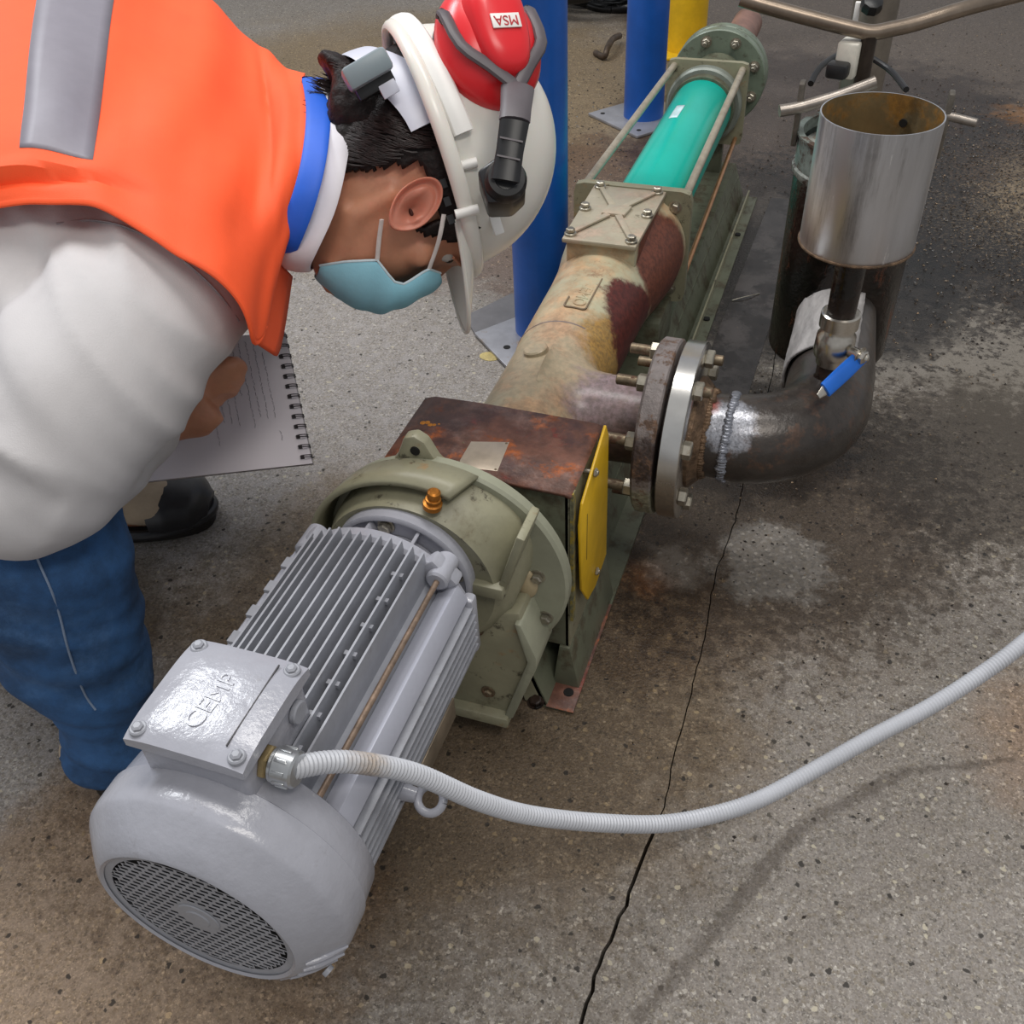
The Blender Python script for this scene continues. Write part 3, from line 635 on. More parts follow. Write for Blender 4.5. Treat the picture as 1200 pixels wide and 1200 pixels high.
# copper filler plug on the drum top
pp_ = P(506, 578, proj_d := 1.02)
def on_case(px, py, c, R, y0):   # where a sight line meets the drum (cone approximated by a cylinder)
    r = fwd + RT*((px-600)/F) + UP*((600-py)/F)
    ox, oz = CAM.x-c[0], CAM.z-c[1]; a = r.x**2+r.z**2; b_ = 2*(ox*r.x+oz*r.z); cc = ox*ox+oz*oz-R*R
    t = (-b_-math.sqrt(max(0, b_*b_-4*a*cc)))/(2*a); return CAM+r*t
q = on_case(507, 590, (-.330, .236), .112, 0); dq = (q-Vector((-.330, q.y, .236))).normalized()
mb = MB().lathe(q-dq*.004, dq, [(0, .009), (.005, .009), (.006, .0065), (.008, .0062), (.0085, .0072), (.0105, .0072), (.011, .0058), (.0135, .0056), (.0145, .0064), (.0185, .006), (.020, .004)], 20); mb.build('filler_plug', brass, rd, label='rusty orange filler plug on top of the drum')
# waist plate, diagonal rib, foot
mb = MB().prism([(-.268, .612, .205), (-.232, .612, .215), (-.224, .612, .150), (-.222, .612, .120), (-.252, .612, .045), (-.36, .612, .04), (-.39, .612, .10), (-.37, .612, .21)], (0, .05, 0)); mb.build('foot_block', green, rd, bevel=.004)
def PY(px, py, Y):
    r = fwd + RT*((px-600)/F) + UP*((600-py)/F); return CAM + r*((Y-CAM.y)/r.y)
def strut(a, b, w, t, y, name='rib', m_=green):
    a, b = Vector((a[0], y, a[1])), Vector((b[0], y, b[1])); d = (b-a).normalized(); nn = Vector((d.z, 0, -d.x))*w/2
    return MB().prism([a-nn, a+nn, b+nn, b-nn], (0, t, 0)).build(name, m_, rd, bevel=.002)
g1, g2, g3 = PY(587, 693, .600), PY(610, 632, .600), PY(548, 684, .600)
strut((g1.x, g1.z), (g2.x, g2.z), .0085, .046, .600, 'diagonal_rib')
strut((g3.x, g3.z), (g1.x+.004, g1.z), .015, .05, .594, 'cross_rib')
mb = MB().prism([(-.229, .606, .205), (-.214, .606, .160), (-.214, .606, .145), (-.244, .606, .048), (-.254, .606, .048), (-.224, .606, .150), (-.236, .606, .205)], (0, .056, 0)); mb.build('side_web', M('pale_green_paint', (146, 147, 128)), rd, bevel=.002)
mb = MB().bb((-.40, .600, .036), (-.248, .672, .052)); mb.build('foot_plate', green, rd, bevel=.003)
for x_, z_ in ((-.279, .178), (-.272, .080)): bolt(rd, (x_, .6115, z_), (0, -1, 0), .006, .004, boltd, 'plug_screw', washer=True)
for p_ in ((-.224, .235), (-.2165, .178)): bolt(rd, (p_[0], .648, p_[1]), (0, -1, 0), .006, .006, zinc, 'flange_bolt')
bolt(rd, (-.225, .63, .055), (0, 0, 1), .007, .006, rustdk, 'foot_bolt')
MB().ball((-.236, .647, .222), .02, 20, (.62, .3, 1)).build('bearing_cap', M('cream_cap', (176, 160, 128), .5), rd)

# ================================================================== LANTERN BOX
lb = thing('coupling_box', 'rusty topped box over the coupling between gear reducer and pump body', 'box', (XP, .76, .075))
BX0, BX1, BY0, BY1, BZ = -.406, -.207, .703, .812, .303
mb = MB()   # folded top plate with a drooping left lip
top = []
for x, dz in ((BX0-.004, -.018), (BX0, -.004), (BX0+.012, 0), (XP-.03, .0015), (XP+.04, .001), (BX1-.004, 0), (BX1+.003, -.002)):
    top.append([(x, BY0-.006, BZ+dz), (x, BY0+.05, BZ+dz), (x, BY1+.004, BZ+dz)])
mb.grid(top); mb.build('cover_plate', rust, lb, solid=.004, label='rusted steel cover plate')
MB().bb((BX0+.004, BY0, .073), (BX1-.001, BY0+.008, BZ-.003)).build('front_plate', greendk, lb, bevel=.001)
for x in (BX0, BX1-.006): MB().bb((x, BY0, .073), (x+.006, BY1, BZ-.003)).build('side_plate', green, lb, bevel=.001)
MB().bb((BX0+.004, BY1-.008, .073), (BX1-.001, BY1, BZ-.003)).build('back_plate', greendk, lb, bevel=.001)
pa, pb, pc, pd = PZ(541, 518, .3052), PZ(597, 519, .3052), PZ(583, 553, .3052), PZ(538, 548, .3052)
pl_ = MB().prism([pa, pb, pc, pd], (0, 0, .0012)).build('rating_plate', platem, lb, bevel=.0004, label='blank bright metal plate riveted on the rusty cover')
for q in (pa, pb, pc, pd):
    q2 = q.lerp((pa+pc)/2, .1); MB().ball(q2+Vector((0, 0, .0012)), .0014, 8, (1, 1, .6)).build('rivet', boltd, pl_)
q = PZ(505, 498, .304); 
mb = MB()
for k in range(5): mb.ball(q+Vector(((k-2)*.0045, .002*math.sin(k*2.), 0)), .0045, 10, (1, 1, .4))
mb.build('rust_flake', M('flaking_orange', (196, 128, 50), .9), lb)
# base pedestal right of the box down to the channel
mb = MB().prism([(BX1-.012, .70, .073), (BX1+.0, .70, .073), (BX1+.012, .70, .005), (BX1-.02, .70, .005)], (0, .16, 0)); mb.build('pedestal', greendk, lb, bevel=.001)
mb = MB().prism([(BX1+.001, .700, .303), (BX1+.001, .708, .303), (BX1+.001, .708, .12), (BX1+.001, .700, .12)], (.0035, 0, 0)); mb.build('edge_angle', M('chipped_yellow_green', (150, 130, 50), .6, 0, .2, 60, [dict(color=(110, 108, 84), scale=40, lo=.45, hi=.55, rough=.6)]), lb)
gp = thing('guard_plate', 'yellow painted guard plate bolted on the side of the rusty box', 'guard', (BX1+.012, .76, .1))
poly = [(.812, .314), (.818, .292), (.822, .112), (.748, .118), (.720, .132), (.706, .215), (.704, .272), (.716, .290)]
poly = [(.800, .317), (.812, .296), (.818, .115), (.770, .108), (.738, .118), (.712, .16), (.703, .26), (.712, .283)]
mb = MB().prism([(BX1+.008, y, z) for y, z in poly], (.003, 0, 0)); mb.build('plate', yellowp, gp, bevel=.0008)
for y, z in ((.752, .292), (.768, .135)):
    b = MB().cyl((BX1-.002, y, z), (BX1+.016, y, z), .0028, 12); b.hexn((BX1+.011, y, z), (1, 0, 0), .005, .004); b.build('screw', zinc, gp)
MB().bb((BX1+.0108, .728, .19), (BX1+.0112, .7295, .255)).build('slot', M('hole_black', (12, 10, 9)), gp, smooth=False)

# ================================================================== PUMP
pu = thing('screw_pump', 'long horizontal screw pump with stained cream body and teal tube section', 'pump', (XP, 1.4, .075))
def B(y, x=0, z=0): return Vector((XP+x, y, ZP+z))
body = MB(); body.lathe(B(.80), (0, 1, 0), [(0, .05), (0, .073), (.003, .075), (.012, .075), (.016, .066), (.03, .0635), (.08, .0635), (.13, .0635), (.20, .064), (.222, .0645), (.226, .066), (.24, .0662), (.38, .069), (.43, .072), (.48, .080), (.53, .086), (.575, .087), (.585, .087)], 72)
body.build('suction_casing', pumpm, pu, ang=40)
# branch
br = MB(); br.lathe(B(.94, .02), (1, 0, 0), [(0, .052), (.03, .054), (.045, .052), (.10, .0505), (.118, .0515), (.122, .056)], 56); br.build('branch_pipe', pumpm, pu, ang=50)
ft = MB()   # fillet where the branch leaves the casing
vs = []; nn = 48
for k in range(8):
    t = k/7; 
    for i in range(nn):
        a = 2*PI*i/nn; R = .052+.022*(1-t)**2.2; xx = .03+.05*t
        y, z = .94+R*math.cos(a), R*math.sin(a)
        zl = min(abs(z), .0635)
        xs = math.sqrt(max(0, .0637**2-zl**2))
        vs.append(B(y, max(xs*(1-t)+xx*t, 0) if True else xx, z))
ft.add(vs, [(k*nn+i, k*nn+(i+1) % nn, (k+1)*nn+(i+1) % nn, (k+1)*nn+i) for k in range(7) for i in range(nn)]); ft.build('branch_fillet', pumpm, pu)
# seam ridge, boss, cast plaque
mb = MB().torus(B(1.035), (0, 1, 0), .0645, .0016, 40, 8, math.radians(-60), math.radians(70)); 
mb = MB(); pts = [B(1.032, .0652*math.sin(a), .0652*math.cos(a)) for a in [math.radians(-70+i*4.5) for i in range(22)]]; mb.tube(pts, .0016, 8); mb.build('casting_seam', M('seam_dark', (110, 96, 92), .5), pu)
a = math.radians(-14); d = Vector((math.sin(a), 0, math.cos(a))); q = B(.965)+d*.062
MB().lathe(q, d, [(0, .0155), (.005, .0150), (.0065, .0135), (.0065, .003), (.006, .002)], 32).build('plug_boss', pumpm, pu)
a0 = math.radians(4)
def wrap(q, dz):
    x = q.x-XP; R = .0668+dz+.0006; an = a0 + x/.066; return Vector((XP+R*math.sin(an), q.y, ZP+R*math.cos(an)))
text('NEMO', .0225, pumpm, pu, (XP, 1.105, 0), (0, -1, 0), (1, 0, 0), .0008, 'cast_lettering', fit=wrap)
fr = []
for k in range(40):
    t = k/39
    if t < .38: y, x = 1.15-(.078)*t/.38, .0125
    elif t < .5: a = (t-.38)/.12*PI/2; y, x = 1.072-.006*math.sin(a), .0065+.006*math.cos(a)
    elif t < .62: y, x = 1.066, .0065-.016*(t-.5)/.12
    elif t < .74: a = (t-.62)/.12*PI/2; y, x = 1.072-.006*math.cos(a), -.0095-.006*math.sin(a)
    else: y, x = 1.072+.0*(t-.74)/.26, -.0155; y = 1.072+.02*(t-.74)/.26
    fr.append(wrap(Vector((XP+x, y, 0)), .0006))
MB().tube(fr, .0012, 8).build('plaque_border', M('seam_dark2', (120, 104, 84), .5), pu)
MB().ball(wrap(Vector((XP+.012, 1.2, 0)), 0), .0018, 8).build('casting_pip', boltd, pu)
# lug + bolt left of the front ring
mb = MB().box(B(.835, -.062, .03), (.02, .018, .012)); mb.build('side_lug', M('lug_rust', (110, 84, 72), .6, 0, .2, 40), pu, bevel=.003)
# inspection box and lid
LZ = .312
mb = MB().prism([(-.362, 1.212, .24), (-.264, 1.212, .24), (-.262, 1.388, .24), (-.366, 1.388, .24)], (0, 0, LZ-.008-.24)); mb.build('hatch_frame', pumpm, pu, bevel=.004)
mb = MB().prism([(-.366, 1.205, LZ-.008), (-.262, 1.205, LZ-.008), (-.259, 1.386, LZ-.008), (-.369, 1.386, LZ-.008)], (0, 0, .007))
lid2m = M('lid_worn_paint', (168, 160, 140), .35, .1, .08, 20, [dict(color=(176, 146, 128), scale=10, lo=.5, hi=.66, rough=.4, k=.5), dict(color=(100, 92, 72), scale=26, lo=.62, hi=.7, rough=.6, k=.7)], bump=.3, bscale=80)
lid2 = mb.build('hatch_lid', lid2m, pu, bevel=.0022)
lc = Vector((-.314, 1.30, LZ))
mb = MB().prism([lc+Vector(v) for v in ((-.018, -.014, -.001), (.016, -.014, -.001), (.02, .016, -.001), (-.014, .016, -.001))], (0, 0, .005)); mb.build('lid_pad', lid2m, lid2, bevel=.0015)
bp = [(-.357, 1.376), (-.271, 1.376), (-.359, 1.300), (-.268, 1.298), (-.357, 1.218), (-.271, 1.216)]
for i, (x, y) in enumerate(bp):
    e = Vector((x, y, LZ)); 
    if i in (0, 1, 4, 5):
        dd = (e-lc).normalized(); nn_ = Vector((-dd.y, dd.x, 0)); s_ = lc+dd*.016; t_ = e-dd*.006
        MB().prism([s_-nn_*.005, s_+nn_*.005, t_+nn_*.0035, t_-nn_*.0035], (0, 0, .0035)).build('lid_rib', lid2m, lid2, bevel=.001)
    b = MB().cyl(e-Vector((0, 0, .002)), e+Vector((0, 0, .003)), .0085, 18, ch=.001); b.hexn(e+Vector((0, 0, .003)), (0, 0, 1), .0064, .006, ph=i); b.build('lid_bolt', zinc, lid2, ang=25)
# square end plates
def splate(y, hw, t, name, holeR, mat_):
    n = 64; vs = []
    for yy in (y, y+t):
        for i in range(n):
            a = 2*PI*i/n+PI/4; c_, s_ = math.cos(a), math.sin(a); k = hw/max(abs(c_), abs(s_)); k = min(k, hw*1.36); vs.append(B(yy, c_*k, s_*k))
        for i in range(n):
            a = 2*PI*i/n+PI/4; vs.append(B(yy, math.cos(a)*holeR, math.sin(a)*holeR))
    fs = []
    for i in range(n):
        j = (i+1) % n; fs += [(i, j, n+j, n+i), (2*n+i, 3*n+i, 3*n+j, 2*n+j), (i, 2*n+i, 2*n+j, j), (n+i, n+j, 3*n+j, 3*n+i)]
    return MB().add(vs, fs).build(name, mat_, pu, ang=30, bevel=.0)
splate(1.386, .090, .014, 'end_plate', .05, green)
splate(2.01, .079, .012, 'end_plate', .05, green)
MB().lathe(B(1.398), (0, 1, 0), [(0, .055), (0, .070), (.012, .070), (.014, .062)], 48).build('tube_seat', greendk, pu)
MB().lathe(B(1.41), (0, 1, 0), [(0, .05), (0, .0565), (.003, .058), (.585, .058), (.59, .056), (.59, .05)], 64).build('stator_tube', teal, pu, label='bright teal painted stator tube')
MB().lathe(B(1.985), (0, 1, 0), [(0, .058), (0, .070), (.004, .0735), (.02, .0735), (.026, .07), (.026, .06)], 56).build('tube_ring', M('ring_grey', (130, 136, 128), .4, .1, .1, 30), pu)
MB().lathe(B(1.965), (0, 1, 0), [(0, .058), (0, .063), (.02, .063)], 48).build('tube_collar', greendk, pu)
# sticker on stator
def sw(y, a, R=.0584): return B(y, R*math.sin(a), R*math.cos(a))
rows = [[sw(1.77+.062*i/6-.006*j/6, math.radians(-26+17*j/6+2*i/6)) for j in range(7)] for i in range(7)]
MB().grid(rows).build('sticker', M('sticker_white', (196, 222, 226), .4, 0, .15, 60), pu, solid=.0003, label='torn white sticker on the teal tube')
# tie rods
for sx2, sz2 in ((-1, 1), (1, 1), (1, -1), (-1, -1)):
    a_ = B(1.375, sx2*.078, sz2*.078); b_ = B(2.03, sx2*.066, sz2*.066); r_ = .0065 if sz2 > 0 else .0042
    MB().cyl(a_+Vector((0, .012, 0)), b_, r_, 14).build('tie_rod', M('tie_rod_steel', (176, 166, 148), .4, .4, .12, 40, [dict(color=(120, 92, 66), scale=30, lo=.58, hi=.7, rough=.6, k=.6)]) if sz2 > 0 else M('bronze_rod', (190, 140, 100), .35, .7, .12, 30), pu)
    if sx2 > 0: bolt(pu, a_+Vector((-.012, .011, -.012*sz2)), (0, -1, 0), .0075, .006, zinc, 'plate_bolt')
MB().box(B(1.71, .0605, .035), (.004, .57, .010), Matrix.Rotation(math.radians(30), 3, 'Y')).build('flat_strip', M('tan_strip', (176, 154, 116), .6, 0, .1, 30), pu, smooth=False)
# discharge end: big flange and pipe behind
mb = MB().lathe(B(2.022), (0, 1, 0), [(0, .05), (.02, .05), (.10, .052), (.12, .055)], 40); mb.build('neck', greendk, pu)
gm = M('flange_green', (112, 124, 108), .38, .05, .1, 20, [dict(color=(70, 66, 50), scale=22, lo=.55, hi=.66, rough=.6, k=.7)])
MB().lathe(B(2.15), (0, 1, 0), [(0, .05), (0, .095), (.002, .097), (.02, .097), (.022, .095), (.022, .05)], 64).build('discharge_flange', gm, pu, ang=40)
MB().lathe(B(2.178), (0, 1, 0), [(0, .05), (0, .095), (.002, .097), (.02, .097), (.022, .095), (.022, .05)], 64).build('counter_flange', gm, pu, ang=40)
MB().lathe(B(2.2), (0, 1, 0), [(0, .06), (.04, .05), (.09, .035), (.35, .034)], 32).build('outlet_pipe', M('pipe_pinkrust', (140, 104, 92), .5, .1, .2, 20), pu)
for k in range(8):
    a = PI/8+k*PI/4; d = Vector((math.cos(a), 0, math.sin(a))); bolt(pu, B(2.15)+d*.078, (0, -1, 0), .0085, .008, zinc, 'flange_nut', L=.012); bolt(pu, B(2.2)+d*.078, (0, 1, 0), .0085, .008, zinc, 'flange_nut')
# feet under near plate
MB().bb((XP-.07, 1.30, .073), (XP+.07, 1.40, .14)).build('saddle', greendk, pu, bevel=.002)
MB().bb((XP-.04, 2.03, .073), (XP+.04, 2.05, .18)).build('saddle', greendk, pu, bevel=.002)
# near (pump side) flange of the branch
fl1 = MB().lathe(B(.94, .135), (1, 0, 0), [(0, .05), (-.001, .101), (.002, .1045), (.021, .1045), (.023, .1025), (.023, .05)], 72).build('branch_flange', flangem, pu, ang=40)

# ---- discharge spool: stainless flange + elbow + pipe into drain pot
el = thing('elbow_pipe', 'dark welded steel elbow with a bright stainless flange, bolted to the pump branch', 'pipe', (.0, 1.05, .16))
MB().lathe(B(.94, .163), (1, 0, 0), [(0, .052), (0, .103), (.0015, .105), (.0225, .105), (.024, .103), (.024, .052)], 96).build('steel_flange', M('bright_flange', (206, 204, 200), .24, 1, .05, 30, [dict(color=(130, 110, 84), c=(-.14, .85, .17), r=.05, scale=40, amp=.05, soft=.02, rough=.4, metal=.8, k=.6)]), el, ang=40)
MB().lathe(B(.94, .187), (1, 0, 0), [(0, .066), (.004, .066), (.010, .060), (.014, .056)], 48).build('weld_neck', M('weld_rusty', (110, 88, 68), .5, .5, .4, 60, bump=1, bscale=200), el)
pth = [B(.94, .185), B(.94, .205), B(.94, .226)]
cx, cyy, Rb = XP+.226, .94+.102, .102
pth += [Vector((cx+Rb*math.sin(a), cyy-Rb*math.cos(a), ZP)) for a in [math.radians(9*i) for i in range(1, 11)]]
pth += [Vector((cx+Rb, 1.10, ZP)), Vector((cx+Rb-.004, 1.17, ZP)), Vector((cx+Rb-.008, 1.245, ZP))]
rads = [.049, .0495, .0495]+[.052]*(len(pth)-3)
MB().tube(pth, rads, 48).build('elbow', elbowm, el, ang=60)
wb = MB(); 
for k in range(80):
    a = 2*PI*k/80; c = B(.94, .227+random.uniform(-.0012, .0012))+Vector((0, math.cos(a), math.sin(a)))*.0508; wb.ball(c, random.uniform(.0028, .0042), 8, (1.6, 1, 1))
wb.build('weld_bead', M('weld_silver', (150, 152, 160), .35, .8, .2, 60), el)
wc = MB()
for k in range(80):
    a = 2*PI*k/80; c = B(.94, .202+random.uniform(-.0015, .0015))+Vector((0, math.cos(a), math.sin(a)))*.0505; wc.ball(c, random.uniform(.0028, .0044), 8, (1.5, 1, 1))
wc.build('weld_bead', M('weld_rusty', (110, 88, 68)), el)
for k in range(8):
    a = PI/8+k*PI/4; d = Vector((0, math.cos(a), math.sin(a))); q = B(.94, .135)+d*.087
    b = MB(); b.hexn(q, (-1, 0, 0), .0105, .012, ph=k*.7); b.build('stud_nut', zinc, el, ang=25)
    MB().cyl(q+Vector((-.010, 0, 0)), q+Vector((-.036, 0, 0)), .0062, 14, ch=.001).build('stud', boltd, el, label='threaded stud')
    q2 = B(.94, .187)+d*.087; b = MB(); b.hexn(q2, (1, 0, 0), .0105, .010, ph=k); b.build('stud_nut', zinc, el, ang=25)
    if k in (1, 2, 6): MB().cyl(q2+Vector((.008, 0, 0)), q2+Vector((.020, 0, 0)), .0062, 14, ch=.001).build('stud', boltd, el)
# torn pale lagging on the left of the straight run
mb = MB(); rows = []
for i in range(22):
    y = 1.085+.145*i/21; row = []
    for j in range(15):
        a = math.radians(200-140*j/14) ; R = .0535+noise.noise(Vector((i*.5, j*.5, 1)))*.0016
        yy = y + (noise.noise(Vector((j*.9, 3, 0)))*.02*(i/21)**3)
        row.append((XP+.226+Rb-.004+R*math.cos(a), yy, ZP+R*math.sin(a)))
    rows.append(row)
mb.grid(rows); mb.build('torn_lagging', M('pale_lagging', (158, 154, 152), .6, 0, .25, 40, bump=.6, bscale=90, stretch=(1, .3, 1)), el, solid=.003)

# ---- ball valve under the cup
VX, VY = .0125, 1.02
VZ0 = ZP+.048
bv = thing('ball_valve', 'small nickel ball valve with blue lever standing on the elbow under the steel cup', 'valve', (VX, VY, VZ0))
nk = M('nickel', (196, 190, 180), .25, 1, .1, 50)
MB().lathe((VX, VY, VZ0), (0, 0, 1), [(0, .017), (.004, .015), (.022, .0148), (.024, .0175)], 28).build('nipple', rustdk, bv)
MB().lathe((VX, VY, VZ0+.022), (0, 0, 1), [(0, .0175), (.010, .0185), (.011, .0215), (.016, .0225), (.036, .0215), (.040, .0185), (.048, .018)], 32).build('valve_body', nk, bv)
MB().lathe((VX, VY, VZ0+.068), (0, 0, 1), [(0, .018), (.002, .0215), (.018, .0215), (.0195, .0195), (.0195, .014)], 32).build('valve_collar', nk, bv)
st = Vector((.86, -.5, 0)).normalized()
MB().cyl(Vector((VX, VY, VZ0+.045)), Vector((VX, VY, VZ0+.045))+st*.038, .0072, 16, ch=.001).build('stem', nk, bv)
hp = Vector((VX, VY, VZ0+.045))+st*.033
bolt(bv, hp, st, .008, .006, nk, 'stem_nut')
l0 = hp+st*.004+Vector((0, 0, .002))
Dh = (hp-CAM).dot(fwd); l1 = P(1011, 416, Dh+.004); l2 = P(967, 457, Dh-.014)
MB().tube([l0, l0.lerp(l1, .5)+st*.006, l1], [(.0045, .0018, UP)]*3, 10, sub=4).build('lever_arm', nk, bv)
MB().tube([l1, l1.lerp(l2, .5), l2], [(.0090, .0036, UP), (.0098, .0042, UP), (.0092, .0034, UP)], 16, sub=5).build('lever_grip', M('lever_blue', (20, 104, 206), .4, 0, .05, 30), bv, label='blue plastic lever sleeve')
MB().tube([l2, l2+(l2-l1).normalized()*.012], [(.006, .001, UP), (.003, .001, UP)], 8).build('lever_tip', nk, bv)

# ---- steel cup
cupm = M('brushed_cup', (206, 208, 214), .36, 1, .12, 10, [dict(color=(236, 236, 240), scale=22, lo=.6, hi=.68, rough=.55, metal=.75, st=(1, 1, .12), k=.8), dict(color=(120, 116, 116), scale=16, lo=.55, hi=.7, rough=.35, metal=.9, st=(1, 1, .1), k=.6)], stretch=(1, 1, .1), bump=.05)
cu_ = thing('steel_cup', 'open stainless steel cylinder standing on a dark pipe above the blue lever valve', 'cup', (VX, VY, .375))
CR, CZ0, CZ1 = .0572, .440, .574
MB().lathe((VX, VY, 0), (0, 0, 1), [(CZ0, .02), (CZ0, CR), (CZ0+.001, CR+.0006), (CZ1, CR+.0006), (CZ1, CR-.0008)], 96, close=False).build('cup_shell', cupm, cu_, ang=50)
MB().lathe((VX, VY, 0), (0, 0, 1), [(CZ1, CR-.0008), (CZ0+.004, CR-.0012), (CZ0+.0035, .001)], 72, close=False).build('cup_lining', M('cup_inside', (172, 156, 122), .35, .8, .12, 14, [dict(color=(166, 118, 44), scale=16, lo=.48, hi=.62, rough=.5, metal=.5, k=.8), dict(color=(60, 46, 24), c=(VX+.03, VY+.05, .5), r=.012, scale=50, amp=.02, soft=.004, st=(1, 1, .15), rough=.5, k=.8)], bump=.1), cu_)
hq = P(1051, 124, 1.1); 
a = math.radians(66); d = Vector((math.cos(a), math.sin(a), 0)); MB().cyl(Vector((VX, VY, .548))+d*(CR-.002), Vector((VX, VY, .548))+d*(CR-.0035), .0042, 12).build('drain_hole', M('hole_black', (12, 10, 9)), cu_)
MB().torus((VX, VY, CZ0+.0015), (0, 0, 1), CR+.0008, .0016, 64, 8).build('bottom_weld', M('weld_rusty', (110, 88, 68)), cu_)
MB().lathe((VX, VY, VZ0+.086), (0, 0, 1), [(0, .0155), (CZ0-VZ0-.085, .0165)], 28).build('stand_pipe', rustdk, cu_)

# ---- drain pot (dark tank)
tk = thing('drain_pot', 'dark rusty vertical pot pipe behind the steel cup, fed by the elbow', 'tank', (.003, 1.305, 0))
TXc, TYc, K_ = .003, 1.305, .845
def zt(z): return CAMH-(CAMH-z)*K_
tk_m = M('tank_wet_rust', (36, 28, 24), .26, .2, .4, 22, [dict(color=(104, 58, 36), scale=16, lo=.56, hi=.66, rough=.4, st=(1, 1, .25)), dict(color=(16, 13, 12), scale=10, lo=.5, hi=.58, rough=.15)], bump=.8, bscale=90)
MB().cyl((TXc, TYc, 0), (TXc, TYc, .147), .042, 32).build('foot_pipe', tk_m, tk)
MB().lathe((TXc, TYc, 0), (0, 0, 1), [(.144, .001), (.144, .080), (.148, .0815), (zt(.30), .0815), (zt(.30), .075)], 72, close=False).build('pot_wall', tk_m, tk)
MB().lathe((TXc, TYc, zt(.30)), (0, 0, 1), [(0, .083), (.004, .0855), (.010, .0855), (.012, .083)], 64).build('lower_hoop', M('pale_hoop', (140, 144, 136), .5, .1, .3, 60, [dict(color=(60, 46, 36), scale=30, lo=.5, hi=.6, rough=.6)]), tk)
MB().lathe((TXc, TYc, zt(.314)), (0, 0, 1), [(0, .0785), (.0, .0825), (.036, .0825), (.038, .0855), (.041, .0855), (.041, .0775), (.027, .0765)], 64, close=False).build('upper_hoop', M('green_hoop', (112, 122, 116), .45, .1, .3, 40, [dict(color=(70, 52, 40), scale=24, lo=.5, hi=.6, rough=.6)]), tk)
MB().lathe((TXc, TYc, zt(.335)), (0, 0, 1), [(0, .0765), (.002, .0765)], 48).build('inner_lid', M('pot_lid', (170, 176, 172), .4, 0, .1, 20, [dict(color=(120, 100, 80), scale=9, lo=.5, hi=.6, rough=.5)]), tk)
lugm = M('lug_steel', (110, 104, 96), .5, .5, .2, 40)
for sx2 in (-1, 1):
    MB().box((TXc+sx2*.0862, TYc-.01, zt(.385)), (.007, .020, .077)).build('clamp_lug', lugm, tk, bevel=.002)
cb = thing('cross_bar', 'grey steel rod lying across the top of the dark pot', 'rod', (TXc, TYc, zt(.39)))
ym = TYc-.01
MB().tube([(TXc-.108, ym-.018, zt(.394)), (TXc-.084, ym-.009, zt(.398)), (TXc-.042, ym+.005, zt(.412)), (TXc-.002, ym+.018, zt(.43))], .0073, 16, sub=6).build('bar', M('bar_steel', (150, 142, 134), .35, .7, .15, 40), cb)
MB().cyl((TXc+.050, ym, zt(.405)), (TXc+.120, ym-.011, zt(.395)), .0052, 14, ch=.001).build('bar_end', M('bar_steel', (150, 142, 134)), cb)
# puller handle
ph_ = thing('threaded_puller', 'bent grey tube grip on a threaded stem standing over the dark pot', 'handle', (-.016, 1.35, .42))
tubem = M('handle_tube', (140, 126, 112), .32, .8, .12, 30)
c0 = P(1020, 38, 1.2)
MB().tube([P(868, -2, 1.2), P(900, 8, 1.2), P(960, 24, 1.2), P(1000, 34, 1.2), P(1022, 38, 1.2), P(1045, 34, 1.2), P(1075, 27, 1.2), P(1130, 10, 1.2), P(1200, -8, 1.22)], [.0091]*9, 20, sub=4).build('handle_tube', tubem, ph_)
sb = Vector((c0.x, c0.y, .345))
MB().cyl(c0-Vector((0, 0, .004)), c0-Vector((0, 0, .062)), .0095, 20).build('stem_sleeve', M('dark_stem', (62, 54, 48), .35, .6, .2, 40), ph_)
thr = [(0, .0062)]
t = 0
L_ = (c0.z-.06)-.43
while t < L_: thr += [(t+.0012, .0072), (t+.0024, .006)]; t += .0024
MB().lathe((c0.x, c0.y, .43), (0, 0, 1), thr, 16).build('threaded_stem', zinc, ph_)
# meter box with white label
mt_ = thing('valve_actuator', 'small white and black box clipped beside the threaded stem above the pot', 'device', (-.05, 1.5, .40))
q = P(995, 68, 1.225); Rz = Matrix.Rotation(math.radians(-14), 3, 'Z')
MB().box(q, (.026, .03, .042), Rz).build('white_case', M('case_white', (216, 212, 200), .45), mt_, bevel=.003)
MB().box(P(982, 82, 1.22), (.026, .022, .018), Rz).build('black_case', black, mt_, bevel=.004)
MB().box(P(1008, 62, 1.24), (.016, .02, .05), Rz).build('dark_bracket', M('navy', (30, 40, 60), .4), mt_, bevel=.002)
MB().box(P(990, 59, 1.213), (.010, .001, .018), Rz).build('printed_mark', M('mark_grey', (120, 116, 108), .6), mt_)
MB().tube([P(950, 98, 1.27), P(965, 75, 1.30), P(1000, 60, 1.35), P(1040, 80, 1.34), P(1062, 105, 1.28)], .004, 10, sub=8).build('hose_loop', black, mt_)
kb = thing('knob_valve', 'grey pipe stub with a black knob at the top edge behind the bent handle', 'valve', tuple(PZ(1015, 50, 0)))
k0 = P(1022, 30, 1.62)
MB().cyl(Vector((k0.x, k0.y, .0)), Vector((k0.x, k0.y, k0.z+.06)), .036, 36, ch=.002).build('pipe_stub', M('stub_steel', (128, 120, 110), .4, .6, .15, 20), kb)
k1 = P(1019, 12, 1.45)
mb = MB(); mb.lathe(k1-fwd*-.0, (-fwd+Vector((0, 0, .6))), [(0, .008), (.004, .0155), (.012, .0165), (.018, .014), (.020, .009)], 9); mb.build('knob', black, kb)
MB().cyl(k1, Vector((k0.x, k0.y-.03, k1.z-.02)), .007, 12).build('knob_shaft', M('navy', (30, 40, 60)), kb)
MB().box(P(1004, 15, 1.46), (.008, .008, .03)).build('tie', whitem, kb, bevel=.001)

